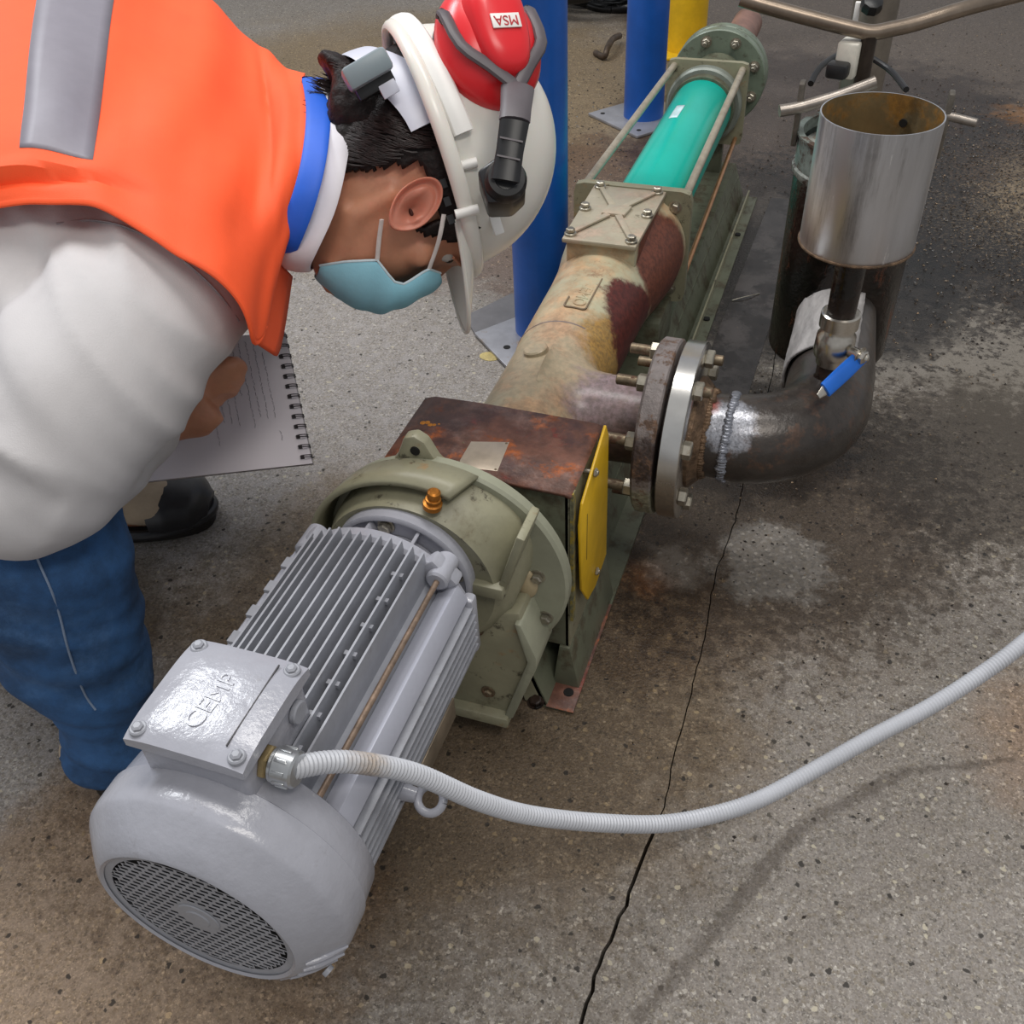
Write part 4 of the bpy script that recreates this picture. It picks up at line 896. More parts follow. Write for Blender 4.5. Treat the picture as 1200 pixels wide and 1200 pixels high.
# ================================================================== POSTS
def post(loc, R, H, mat_, name, label, plate=None, rotp=0., pm=None):
    t = thing(name, label, 'post', loc)
    MB().cyl((loc[0], loc[1], .002), (loc[0], loc[1], H), R, 48).build('pole', mat_, t)
    if plate:
        b = MB().box((loc[0], loc[1], .0045), (plate, plate, .007), Matrix.Rotation(rotp, 3, 'Z')); pl = b.build('base_plate', pm, t, bevel=.0012)
        for k in range(4):
            a = rotp+PI/4+k*PI/2; q = Vector((loc[0]+math.cos(a)*plate*.52, loc[1]+math.sin(a)*plate*.52, .008)); MB().cyl(q, q+Vector((0, 0, .0006)), .006, 14).build('plate_hole', M('hole_black', (12, 10, 9)), pl)
    return t
steelp = M('bare_plate', (166, 166, 172), .38, .6, .1, 20, [dict(color=(140, 120, 96), scale=18, lo=.6, hi=.7, rough=.6, metal=.3, k=.6)])
post((-.478, 1.45, 0), .047, 1.6, bluep, 'bollard_post', 'thick blue post right behind the white helmet, standing on a bare steel plate')
A_, B_, T_ = PZ(556, 393, .003), PZ(598, 437, .003), PZ(606, 374, .003)
v_ = (T_-A_).normalized()*.10
bplate = MB().prism([A_, B_, B_+v_, A_+v_], (0, 0, .006)); bplate = bplate.build('base_plate', steelp, bpy.data.objects['bollard_post'], bevel=.0012)
hq = PZ(594, 407, .009); MB().cyl(hq, hq+Vector((0, 0, .0007)), .0062, 16).build('plate_hole', M('hole_black', (12, 10, 9)), bplate)
post((-.54, 2.50, 0), .050, 2.0, bluep, 'bollard_post', 'blue post farther back, left of the far pump flange', .20, math.radians(-38), steelp)
post((-.545, 3.05, 0), .058, 2.0, yellowp, 'bollard_post', 'yellow post at the top edge behind the far blue post', .2, math.radians(5), yellowp)
# plinth left of the near post: grey sheet under the plate
mb = MB().prism([PZ(556, 392, .001), PZ(545, 372, .001), PZ(600, 345, .001), PZ(640, 360, .001)], (0, 0, .003)); tag(mb.build('steel_shim', M('grey_sheet', (116, 114, 116), .5, .3, .1, 20), None, smooth=False), 'flat grey steel sheet on the floor left of the near blue post', 'plate')
mb = MB(); q = PZ(574, 418, 0); mb.ball(q, .019, 14, (1, .75, .22)); o = mb.build('foam_lump', M('yellow_foam', (186, 168, 110), .6, 0, .2, 60, bump=.8), None); tag(o, 'small yellowish lump under the steel plate edge', 'debris')
# black hoses at the top
hs = thing('hose_bundle', 'tangle of black hoses on the floor between the two blue posts', 'hose', tuple(PZ(695, 20, 0)))
hc = PZ(692, 14, 0)
for k in range(9):
    rg2 = random.Random(k); c = hc+Vector((rg2.uniform(-.08, .1), rg2.uniform(-.06, .2), .03+k*.016)); tl = Vector((rg2.uniform(-.3, .3), rg2.uniform(-.3, .3), 1))
    MB().torus(c, tl, .13+rg2.uniform(-.03, .03), .019, 40, 12).build('hose', blackw, hs)
hk = thing('pipe_hook', 'short rusty bent hook lying on the floor left of the far blue post', 'hook', tuple(PZ(700, 62, 0)))
mb = MB().tube([PZ(726, 42, .02), PZ(718, 46, .035), PZ(712, 56, .03), PZ(708, 66, .012), PZ(698, 62, .008)], .009, 12, sub=5); mb.build('hook', M('dark_bent_iron', (80, 66, 54), .5, .4, .3, 40), hk)
# wire scrap by the base
mb = MB().tube([PZ(858, 352, .003), PZ(872, 348, .006), PZ(890, 344, .003)], .0009, 8, sub=4); tag(mb.build('wire_scrap', zinc, None), 'thin bright wire scrap on the wet strip beside the green base', 'wire')
# wet steel strip set in the floor, right of the base
mb = MB().prism([(-.185, 1.30, .0), (-.10, 1.30, 0), (-.085, 2.1, 0), (-.165, 2.1, 0)], (0, 0, .002)); tag(mb.build('floor_strip', M('wet_strip', (70, 64, 62), .22, .1, .3, 8, [dict(color=(34, 27, 24), scale=7, lo=.45, hi=.6, rough=.25)], bump=.2, bscale=30), None, smooth=False), 'wet dark metal strip on the floor between green base and dark pot', 'plate')
# ================================================================== PERSON
RX = [PZ(95, 640, 0)]
pe = thing('person', 'person crouching over the pump in orange vest, grey shirt, jeans and blue face mask', 'person', (-.80, .66, 0))
HD = .985
Hc = P(509, 193, HD)
Sh0 = (CAM-Hc).normalized()
Uh0 = (P(509+94, 193-33, HD)-Hc); Uh0 = (Uh0-Sh0*Uh0.dot(Sh0)).normalized()
tl = math.radians(8)
Uh = (Uh0*math.cos(tl)-Sh0*math.sin(tl)).normalized(); Sh = (Sh0*math.cos(tl)+Uh0*math.sin(tl)).normalized()
Fh = Uh.cross(Sh).normalized()
if (P(509+33, 193+94, HD)-Hc).dot(Fh) < 0: Fh = -Fh
def HL(u, f, s=0.): return Hc+Uh*u+Fh*f+Sh*s
Rh = Matrix((Fh, Sh, Uh)).transposed()
# head sections: u, back, front, half width
HS = [(.100, -.035, .030, .025), (.095, -.055, .05, .045), (.075, -.080, .075, .062), (.045, -.096, .090, .072), (.015, -.102, .098, .076), (-.008, -.102, .1005, .0755), (-.025, -.100, .094, .0745), (-.045, -.094, .096, .072), (-.065, -.086, .098, .069), (-.085, -.074, .096, .064), (-.105, -.055, .094, .057), (-.125, -.030, .090, .047), (-.140, -.005, .082, .036), (-.150, .018, .070, .022)]
def head_ring(sec, n=40, grow=0.):
    u, b, f, w_ = sec; c = (b+f)/2; h = (f-b)/2+grow; w_ = w_+grow; out = []
    for i in range(n):
        a = 2*PI*i/n; ca, sa = math.cos(a), math.sin(a); e = .88
        out.append((u, c+h*math.copysign(abs(ca)**e, ca), w_*math.copysign(abs(sa)**e, sa)))
    return out
body = MB()
rings = [head_ring(s) for s in HS]; n = 40
body.add([HL(*p) for r in rings for p in r], [(i*n+k, i*n+(k+1) % n, (i+1)*n+(k+1) % n, (i+1)*n+k) for i in range(len(rings)-1) for k in range(n)]+[tuple(range(n)), tuple((len(rings)-1)*n+k for k in range(n))])
# brow, nose, cheekbones, jaw
body.tube([HL(-.002, .09, -.045), HL(.002, .098, -.02), HL(.001, .1, 0), HL(.002, .098, .02), HL(-.002, .09, .045)], [.006, .0085, .009, .0085, .006], 12)
body.tube([HL(-.018, .094), HL(-.035, .099), HL(-.052, .104), HL(-.060, .103)], [.0065, .008, .0095, .010], 12)
for s_ in (-1, 1):
    body.ball(HL(-.062, .098, s_*.012), .0075); body.ball(HL(-.047, .070, s_*.046), .017)
    body.tube([HL(-.05, .01, s_*.066), HL(-.095, .018, s_*.056), HL(-.128, .055, s_*.032), HL(-.136, .078, s_*.008)], [.012, .013, .013, .014], 12)
body.tube([HL(-.088, .094, -.022), HL(-.086, .104, 0), HL(-.088, .094, .022)], [.005, .0075, .005], 10)   # lips
body.tube([HL(-.098, .092, -.018), HL(-.098, .101, 0), HL(-.098, .092, .018)], [.005, .008, .005], 10)
# neck and torso core
nb = P(352, 205, 1.0)
body.tube([HL(-.02, -.035), HL(-.075, -.030), P(405, 210, .99), nb, P(310, 205, 1.07)], [(.060, .062, Fh), (.051, .054, Fh), (.047, .048, Fh), (.050, .048, Fh), (.048, .05, Fh)], 24, sub=4)
E1 = (UP*.9+Vector((0, 0, .3))).normalized()
TS = [((318, 205, 1.08), .042, .060), ((270, 200, 1.09), .075, .12), ((180, 190, 1.11), .09, .135), ((60, 185, 1.11), .10, .14), ((-80, 190, 1.11), .10, .14), ((-210, 215, 1.1), .105, .145), ((-290, 235, 1.08), .10, .145)]
body.tube([P(*t[0]) for t in TS], [(t[1], t[2], E1) for t in TS], 28, sub=3)
# near arm, forearm
sh_n, el_n, wr_n = P(205, 318, .92), P(30, 558, .81), P(174, 496, 1.005)
body.tube([P(260, 240, 1.02), sh_n, P(140, 410, .85), el_n], [.06, .058, .05, .042], 18, sub=4)
body.tube([el_n, P(100, 542, .87), P(146, 515, .945), wr_n], [.040, .036, .028, (.026, .021, UP)], 18, sub=4)
# near hand: palm, four curled fingers, thumb
pd_ = (P(272, 440, 1.025)-wr_n).normalized()
HU = (UP*.8+RT*.5).normalized()
body.tube([wr_n, P(190, 486, 1.015), P(212, 470, 1.02), P(236, 453, 1.02)], [(.026, .022, HU), (.036, .023, HU), (.045, .022, HU), (.044, .019, HU)], 18, sub=3)
def fing(pts, r): body.tube(pts, [r*1.05, r, r*.95, r*.8, r*.55][:len(pts)], 10, sub=3); body.ball(pts[-1], r*.62, 10)
kn = [P(258, 432, 1.005), P(254, 445, 1.012), P(248, 458, 1.02), P(239, 470, 1.028)]
for i, k in enumerate(kn):
    L = [.030, .034, .031, .024][i]; out = (RT*.72+UP*.30-fwd*.05).normalized(); dn = (fwd*.9-UP*.25+RT*.1).normalized(); bk = (-RT*.75+fwd*.35-UP*.3).normalized()
    p1 = k+out*.014*(1 if i < 3 else .6); p2 = p1+dn*L*.55+out*.004; p3 = p2+bk*L*.5; fing([k-out*.03, k, p1, p2, p3], .0092-(.0012 if i == 3 else 0))
th0 = P(236, 444, 1.02); fing([P(200, 468, 1.025), P(223, 442, 1.03), P(248, 428, 1.04), P(266, 424, 1.05)], .0105)
# far arm reaching to the pad from behind
body.tube([P(250, 190, 1.12), P(190, 260, 1.18), P(80, 400, 1.22)], [.06, .052, .043], 16, sub=3)
wr_f = P(175, 470, 1.13)
body.tube([P(80, 400, 1.22), P(125, 440, 1.19), wr_f], [.042, .038, (.027, .02, UP)], 16, sub=3)
body.tube([wr_f, P(205, 470, 1.115), P(232, 470, 1.11)], [(.026, .018, UP), (.038, .016, UP), (.036, .012, UP)], 14, sub=3)
for i in range(4):
    b0 = P(234, 450+i*15, 1.108); fing([b0, b0+RT*.022, b0+RT*.040-fwd*.004], .0085)
fing([P(205, 450, 1.11), P(212, 432, 1.10), P(225, 420, 1.095)], .0095)
# legs
kn_n, an_n = P(8, 585, .87), P(142, 868, 1.028)
kn_f = Vector((-.86, .86, .40)); an_f = Vector((-.99, .772, .09))
hip_n, hip_f = P(-270, 330, .93), P(-270, 200, 1.14)
body.tube([hip_n, hip_n.lerp(kn_n, .5), kn_n], [.085, .07, .055], 20, sub=3)
body.tube([kn_n, kn_n.lerp(an_n, .35), an_n.lerp(kn_n, .2), an_n], [.052, .054, .036, .036], 18, sub=3)
body.tube([hip_f, hip_f.lerp(kn_f, .5), kn_f], [.08, .065, .052], 18, sub=3)
body.tube([kn_f, kn_f.lerp(an_f, .35), an_f.lerp(kn_f, .2), an_f], [.05, .052, .036, .036], 18, sub=3)
def foot(an, d):
    d = Vector(d).normalized(); side = Vector((-d.y, d.x, 0)); z = Vector((0, 0, 1))
    body.tube([an+z*.01, an-z*.035-d*.01], [.034, .034], 14)
    z0_ = Vector((0, 0, 1))
    body.tube([an-d*.02-z*.048, an-z*.045, an+d*.07-z*.055, an+d*.15-z*.062, an+d*.19-z*.066], [(.03, .026, side), (.032, .033, side), (.04, .026, side), (.038, .016, side), (.022, .010, side)], 16, sub=3)
dn_, df_ = (1, .2, 0), (1, .33, 0)
foot(an_n, dn_); foot(an_f, df_)
bo = remesh(body, 'body', skin, pe, .0038, 5)
# ear (both): shell with rolled helix
def ear(s_):
    c = Vector((-.042, .028, .0)); rows = []; nr = 14; na = 44
    ax_u = Vector((.92, -.39)); ax_f = Vector((.39, .92))
    for i in range(nr+1):
        r = i/nr; row = []
        for k in range(na+1):
            a = 2*PI*k/na; cu_a, sa_ = math.cos(a), math.sin(a)
            Lu = .0335 if cu_a > 0 else .031; Lf = .0205*(1-.25*max(0, -cu_a)**2)
            u_ = cu_a*Lu*r; f_ = sa_*Lf*r
            # heights: concha bowl, antihelix ridge, scapha groove, helix rim
            h = .0
            conch = math.exp(-(((u_+.003)/.011)**2+((f_-.002)/.0085)**2)); h += .013-.0135*conch
            rim = math.exp(-((r-.93)/.07)**2); lob = max(0, -cu_a)**3
            front = max(0, sa_)  # toward face: lower rim
            h += .0050*rim*(1-.5*lob)*(1-.6*front*(cu_a < .3)) - .0042*math.exp(-((r-.74)/.08)**2)*(1-lob)*(1-.7*front)
            h += .003*math.exp(-(((u_-.006)/.012)**2+((f_+.006)/.004)**2))
            h += .0045*math.exp(-(((u_+.006)/.005)**2+((f_-.010)/.004)**2))  # tragus
            tilt = .28*(-f_)+.06*u_
            if i == nr: h -= .007
            uu = c.x+ax_u.x*u_+ax_f.x*f_*-1*0-.0+(-.39*-f_*0) ; 
            U_ = c.x + u_*.92 + f_*(-.0) + f_*.30; F_ = c.y - u_*.36 + f_*.93
            row.append(HL(U_, F_, s_*(.0765+h+tilt)))
        rows.append(row)
    m_ = MB().grid(rows); inner = [HL(c.x+math.cos(2*PI*k/na)*.02*.9, c.y+math.sin(2*PI*k/na)*.013, s_*.068) for k in range(na+1)]
    m_.grid([rows[-1], inner]); return m_
for s_ in (1, -1):
    e_ = ear(s_).build('ear', M('ear_skin', (208, 134, 112), .42, 0, .05, 40, sss=.25), pe, subd=1)
MB().ball(HL(-.046, .033, .0775), .004, 10, (1, 1, .5), Rh).build('ear_canal', M('ear_dark', (70, 30, 22), .7), pe)
# eyes, brows
for s_ in (-1, 1):
    ey = MB().ball(HL(-.020, .0795, s_*.031), .0115).build('eye', eyew, pe); MB().ball(HL(-.0205, .087, s_*.0315), .0055, 12).build('iris', M('iris_dark', (40, 24, 16), .2), ey)
    MB().tube([HL(-.002, .0985, s_*.014), HL(.002, .0985, s_*.03), HL(-.003, .088, s_*.05)], [.003, .0035, .0015], 8, sub=3).build('eyebrow', hairm, pe)
    MB().tube([HL(-.0135, .092, s_*.018), HL(-.012, .0965, s_*.032), HL(-.018, .087, s_*.046)], [.0016, .0022, .0014], 8, sub=3).build('upper_eyelid', skin, pe)
# ---- hair: cap over skull with hairline, plus strands
def hairline_ok(u, f, s):
    if u > .02: return False
    if u > .0: return f < .066
    # behind the ear down to the nape; ahead of the ear a sideburn
    jag = noise.noise(Vector((u*140, f*60, 3)))*.004
    if f < -.004-(-u-.02)*.22+jag: return u > -.100+max(0, -f-.03)*.30+jag
    if f < .048: return u > -.022+jag
    return u > -.050+(f-.048)*1.5+jag if f < .072 else False
cap = MB(); us = [.03-.0032*k for k in range(48)]
def sec_at(u):
    S_ = HS
    if u >= S_[0][0]: return (u,)+S_[0][1:]
    for a, b in zip(S_, S_[1:]):
        if a[0] >= u >= b[0]:
            t = (a[0]-u)/(a[0]-b[0]); return (u,)+tuple(a[k]+(b[k]-a[k])*t for k in (1, 2, 3))
    return (u,)+S_[-1][1:]
na = 180; gridp = []
for u in us:
    sec = list(sec_at(u)); sec[1] = min(sec[1], -.074) if u < -.05 else sec[1]
    row = head_ring(tuple(sec), na, .0075 if u > -.04 else .0065); gridp.append(row)
vs = [HL(*p)+(HL(*p)-HL(p[0], 0, 0)).normalized()*noise.noise(Vector(p)*60)*.003 for r in gridp for p in r]
fs = []
for i in range(len(us)-1):
    for k in range(na):
        k2 = (k+1) % na; q = gridp[i][k]; q2 = gridp[i+1][k2]; m_ = ((q[0]+q2[0])/2, (q[1]+q2[1])/2, (q[2]+q2[2])/2)
        if hairline_ok(*m_): fs.append((i*na+k, i*na+k2, (i+1)*na+k2, (i+1)*na+k))
cap.add(vs, fs); cap.build('hair', hairm, pe, solid=.006, clean=False)
tub = MB(); tub.tube([HL(.0, -.040), HL(-.03, -.050), HL(-.052, -.061), HL(-.068, -.074), HL(-.080, -.082)], [(.050, .070, Fh), (.047, .074, Fh), (.048, .070, Fh), (.046, .064, Fh), (.036, .052, Fh)], 28, sub=4)
tub.tube([HL(-.046, -.094), HL(-.060, -.112), HL(-.070, -.128)], [(.018, .042, Uh), (.012, .034, Uh), (.004, .02, Uh)], 20, sub=3)
remesh(tub, 'nape_hair', hairm, pe, .004, 3, lambda c, n_: noise.noise(c*150)*.002)
st_ = MB(); rgh = random.Random(11)
for _ in range(3600):
    a = rgh.uniform(-.5, PI+.5)
    u = rgh.uniform(-.118, -.0); f = rgh.uniform(-.10, .06)
    if f > -.014 or not hairline_ok(u-.006, f, .07): continue
    sec = sec_at(u); c_ = (sec[1]+sec[2])/2; h_ = (sec[2]-min(sec[1], -.074 if u < -.05 else sec[1]))/2
    q_ = max(-1, min(1, (f-c_)/(h_+.008))); s_ = (sec[3]+.010)*math.sqrt(max(0, 1-q_*q_))
    sg = 1 if rgh.random() < .8 else -1
    L = rgh.uniform(.012, .026); du, df = -.95, -.25+rgh.uniform(-.15, .15)
    w_ = .0007; pts = []
    for t in (0, .33, .66, 1):
        uu = u+du*L*t; ff = f+df*L*t-.006*t*t
        if ff > -.01: uu = u+du*L*t*.35; ff = f-L*t*.75
        se = sec_at(max(uu, -.149)); cc = (se[1]+se[2])/2; hh = (se[2]-min(se[1], -.078))/2
        qq = max(-1, min(1, (ff-cc)/(hh+.008))); ss = (se[3]+.014)*math.sqrt(max(0, 1-qq*qq))+.002*t
        pts.append(HL(uu, ff, sg*ss))
    if pts: st_.tube(pts, [w_, w_*1.2, w_, w_*.3], 3)
o = st_.build('hair_strands', M('hair_strand', (42, 30, 29), .45, 0, .4, 200, spec=.25), pe, clean=False); o['kind'] = 'stuff'
# nape tuft standing up at the back
st2 = MB()
for _ in range(500):
    s0 = rgh.uniform(-.05, .066); u_ = rgh.uniform(-.052, -.01); k_ = math.sqrt(max(0, 1-(s0/.070)**2)); f0 = -.07-(.03-u_*.35)*k_+.006
    p0 = HL(u_, f0, s0); st2.tube([p0, p0-Uh*.009-Fh*.003, p0-Uh*.017-Fh*rgh.uniform(.002, .010)], [.0007, .0007, .0002], 3)
o = st2.build('nape_strands', M('hair_strand', (50, 38, 36)), pe, clean=False); o['kind'] = 'stuff'

# ---- face mask
rows = []; nv, nw = 21, 27
def lut(t, T):
    for q1, q2 in zip(T, T[1:]):
        if t <= q2[0]: k = (t-q1[0])/(q2[0]-q1[0]); return tuple(q1[i]+(q2[i]-q1[i])*k for i in range(1, len(q1)))
    return T[-1][1:]
TE = [(0, -.143, .052, .040), (.22, -.118, .056, .052), (.40, -.090, .064, .060), (.54, -.082, .088, .060), (.66, -.073, .094, .058), (.84, -.046, .088, .056), (1, -.034, .098, .036)]
TC = [(0, -.152, .062), (.15, -.140, .088), (.35, -.120, .109), (.55, -.100, .119), (.75, -.075, .119), (.9, -.05, .116), (1, -.034, .110)]
for i in range(nv):
    t = i/(nv-1); ue, fe_, se_ = lut(t, TE); uc, fcc = lut(t, TC); pleat = .0014*math.sin(t*PI*9); row = []
    for j in range(nw):
        b_ = -1+2*j/(nw-1); an = b_*PI/2; k = 1-math.cos(an)
        row.append(HL(uc+(ue-uc)*k, fcc+(fe_-fcc)*k**1.25+pleat*(1-abs(b_)**2), se_*math.sin(an)))
    rows.append(row)
mk = MB().grid(rows).build('face_mask', maskm, pe, solid=.0014, subd=1, label='light blue pleated face mask')
for ed in (0, nw-1):
    MB().tube([rows[i][ed] for i in range(nv)], .0013, 8).build('mask_hem', M('mask_hem', (196, 216, 224), .7), mk)
for s_ in (1, -1):
    A0 = rows[8][nw-1 if s_ > 0 else 0]; A1 = rows[17][nw-1 if s_ > 0 else 0]
    MB().tube([A0, HL(-.082, .046, s_*.069), HL(-.074, .030, s_*.078)], [(.0022, .0008, Uh)]*3, 8, sub=4).build('ear_loop', M('loop_white', (220, 212, 208), .7), mk)
    MB().tube([A1, HL(-.030, .066, s_*.074), HL(-.018, .044, s_*.083)], [(.0022, .0008, Uh)]*3, 8, sub=4).build('ear_loop', M('loop_white', (220, 212, 208)), mk)

# ---- helmet
he = thing('safety_helmet', 'white safety helmet with folded up ear defenders on the crouching person', 'helmet', tuple(HL(.06, -.01)))
CF, AF, AU, AS = -.013, .1145, .122, .098
def dome(th, ph, k=1.): # th from 0 (apex) to pi/2 (rim)
    return HL(.004+AU*math.cos(th)*k, CF+AF*math.sin(th)*math.cos(ph)*k*(1+.03*math.cos(ph)), AS*math.sin(th)*math.sin(ph)*k)
nth, nph = 20, 72
rows = [[dome(PI/2*i/nth, 2*PI*j/nph) for j in range(nph+1)] for i in range(1, nth+1)]
mb = MB(); mb.grid(rows); mb.add([dome(0, 0)]+rows[0][:-1], [(0, j+1, (j+1) % nph+1) for j in range(nph)])
shell = mb.build('shell', white, he, solid=.003)
# rolled rim
pts = [HL(.002, CF+(AF+.006)*math.cos(2*PI*j/nph)*(1+.03*math.cos(2*PI*j/nph)), (AS+.006)*math.sin(2*PI*j/nph)) for j in range(nph+1)]
MB().tube(pts, [(.0078, .0062, Uh)]*len(pts), 12, cap=False).build('rim', white, he)
# side rail along the rear half of the near side
for s_ in (1, -1):
    pts = [HL(.010+.001*k, CF+(AF+.006)*math.cos(math.radians(a)), s_*(AS+.005)*math.sin(math.radians(a))) for k, a in enumerate(range(182, 88, -9))]
    MB().tube(pts, [(.0098, .0048, Uh)]*len(pts), 10, sub=2).build('gutter_rail', whitem, he)
# peak
rows = []
for i in range(11):
    t = i/10; row = []
    for j in range(25):
        b_ = -1+2*j/24; an = b_*math.radians(58)
        f0 = CF+(AF+.004)*math.cos(an)*1.03; s0 = (AS+.004)*math.sin(an)
        ext = .058*math.cos(b_*PI/2)**.7
        row.append(HL(-.001-.020*t**1.2*math.cos(b_*PI/2*.9)-.004*t, f0+ext*t, s0*(1-.10*t)))
    rows.append(row)
MB().grid(rows).build('peak', white, he, solid=.003)
MB().tube(rows[-1], .0024, 8).build('peak_lip', white, he)
for uu, ff in ((.0, .047), (.012, .008)):
    MB().tube([HL(uu-.010, ff, AS*.93+.006), HL(uu+.012, ff+.002, AS*.93+.008)], .0045, 12).build('slot_post', whitem, he)
MB().box(HL(.028, .068, .075), (.022, .004, .010), Rh).build('moulded_pad', whitem, he, bevel=.0015)
# headband and ratchet knob
for (u_, f_, hgt) in ((0, 0, 0),):
    pts = []; rad = []
    for a in range(-78, 79, 6):
        r_ = math.radians(a); k = math.cos(r_)
        pts.append(HL(-.026*k**2-.006-(.008*k**6), -.012-.108*k, .0905*math.sin(r_))); rad.append((.0125+.004*(1-k)+.006*math.exp(-((abs(a)-50)/16)**2), .0013, Uh))
    MB().tube(pts, rad, 10, sub=2).build('headband', M('band_lilac', (202, 204, 218), .35, 0, .03, 10), he)
kx = (RT*.86+UP*.50).normalized(); ky = (-RT*.45+UP*.8-fwd*.35); ky = (ky-kx*ky.dot(kx)).normalized(); Rk = Matrix((kx, ky, kx.cross(ky))).transposed()
MB().box(P(430, 82, .862), (.043, .020, .030), Rk).build('ratchet_knob', cgrey, he, bevel=.004)
MB().box(P(437, 97, .875), (.036, .018, .026), Rk).build('knob_bracket', black, he, bevel=.002)
MB().box(P(456, 104, .868), (.016, .012, .003), Rk).build('band_clip', M('band_lilac', (202, 204, 218)), he, bevel=.001)
for k in range(3): MB().box(HL(-.010-.002*k, .018+k*.016, .088), (.008, .003, .006), Rh).build('band_slot', black, he)
# arm mount and pivot
pv = HL(.030, .012, .100)
def onp(px, py, D): return P(px, py, D)
pD = (pv-CAM).dot(fwd)
pvc = P(592, 211, .858)
mt1 = MB().prism([P(559, 200, .860), P(580, 184, .858), P(603, 187, .856), P(616, 200, .858), P(616, 222, .858), P(600, 237, .860), P(571, 238, .862)], fwd*.045); mt1.build('arm_mount', black, he, bevel=.003)
dv = (-fwd+RT*.1).normalized()
MB().lathe(pvc+fwd*.006, dv, [(0, .019), (.008, .0185), (.013, .016), (.014, .011), (.0125, .010), (.0125, .001)], 32).build('pivot', black, he, ang=40)
a0_ = P(592, 212, .845); a1_ = P(603, 142, .842); 
wd = (RT*.97+UP*-.2).normalized()
MB().tube([a0_, a0_.lerp(a1_, .5), a1_], [(.0125, .004, wd), (.0118, .004, wd), (.0128, .005, wd)], 12).build('arm_link', black, he, label='black telescopic arm link')
for t in (.36, .66): MB().box(a0_.lerp(a1_, t)-fwd*.0042, (.02, .0015, .0015), Matrix((wd, UP, -fwd)).transposed()).build('arm_notch', dgrey, he)
# ear defender cup on the near side
mc = P(569, 64, .905); ml = (P(556, 0, .90)-P(590, 125, .90)).normalized(); mn = (-fwd*.86+RT*.28+UP*.42); mn = (mn-ml*mn.dot(ml)).normalized(); mw = ml.cross(mn).normalized()
Rm = Matrix((mw, ml, mn)).transposed()
cup = MB(); prof_c = [(.0, .96), (.004, 1.0), (.012, .985), (.022, .90), (.030, .76), (.036, .56), (.0395, .30), (.0405, .02)]
vs = []; nn = 56
for h_, k_ in prof_c:
    for i in range(nn):
        a = 2*PI*i/nn; vs.append(mc+mw*math.cos(a)*.0505*k_+ml*math.sin(a)*.0585*k_*(1+.05*math.sin(a))+mn*h_)
cup.add(vs, [(k*nn+i, k*nn+(i+1) % nn, (k+1)*nn+(i+1) % nn, (k+1)*nn+i) for k in range(len(prof_c)-1) for i in range(nn)]+[tuple(range(nn)), tuple((len(prof_c)-1)*nn+i for i in range(nn))])
cupo = cup.build('ear_cup', red, he, ang=60, label='red ear defender cup')
cen = MB(); vs = []
for h_, k_ in ((.030, 1.0), (.042, .93), (.0475, .78), (.0495, .5), (.050, .02)):
    for i in range(nn):
        a = 2*PI*i/nn; e = .72; cx_ = math.copysign(abs(math.cos(a))**e, math.cos(a)); sy_ = math.copysign(abs(math.sin(a))**e, math.sin(a))
        vs.append(mc+mw*cx_*.0275*k_*(1+.14*sy_)+ml*(sy_*.045*k_+.004)+mn*h_)
cen.add(vs, [(k*nn+i, k*nn+(i+1) % nn, (k+1)*nn+(i+1) % nn, (k+1)*nn+i) for k in range(4) for i in range(nn)]+[tuple(range(nn)), tuple(4*nn+i for i in range(nn))])
cen.build('raised_panel', red, cupo, ang=60)
vs = []; cu2 = MB()
for h_, k_ in ((-.016, .84), (-.014, .93), (-.004, .96), (0, .93)):
    for i in range(nn):
        a = 2*PI*i/nn; vs.append(mc+mw*math.cos(a)*.0505*k_+ml*math.sin(a)*.0585*k_+mn*h_)
cu2.add(vs, [(k*nn+i, k*nn+(i+1) % nn, (k+1)*nn+(i+1) % nn, (k+1)*nn+i) for k in range(3) for i in range(nn)]+[tuple(range(nn)), tuple(3*nn+i for i in range(nn))]); cu2.build('ear_cushion', M('cushion_grey', (104, 96, 96), .55), cupo)
lab = mc+ml*.003+mn*.0508
MB().box(lab, (.028, .013, .0016), Rm).build('white_label', whitem, cupo, bevel=.0004)
text('MSA', .0125, M('label_red', (190, 40, 50), .5), cupo, lab+mn*.0010, -mw, -ml, .0003, 'label_lettering')
# fork
hub = P(605, 122, .850)
def fk(pts, r=.0048): return MB().tube(pts, [(r*1.25, r*.75, mw)]*len(pts), 10, sub=3)
F0 = mc-ml*.052+mn*.040; fl_ = mc-mw*.040-ml*.008+mn*.034; fl2 = mc-mw*.043+ml*.026+mn*.024; fr_ = mc+mw*.040-ml*.008+mn*.034; fr2 = mc+mw*.043+ml*.026+mn*.024
MB().tube([a1_, hub.lerp(a1_, .2), F0], [(.0135, .0055, wd), (.0135, .0055, wd), (.015, .0055, wd)], 12).build('arm_slider', dgrey, he)
for q1, q2 in ((fl_, fl2), (fr_, fr2)):
    fk([F0, F0.lerp(q1, .5)+mn*.001, q1, q2, q2-mn*.006]).build('fork_prong', dgrey, he)
    MB().ball(q2-mn*.004, .006, 12, (.8, 1.3, .8), Rm).build('prong_socket', black, he)

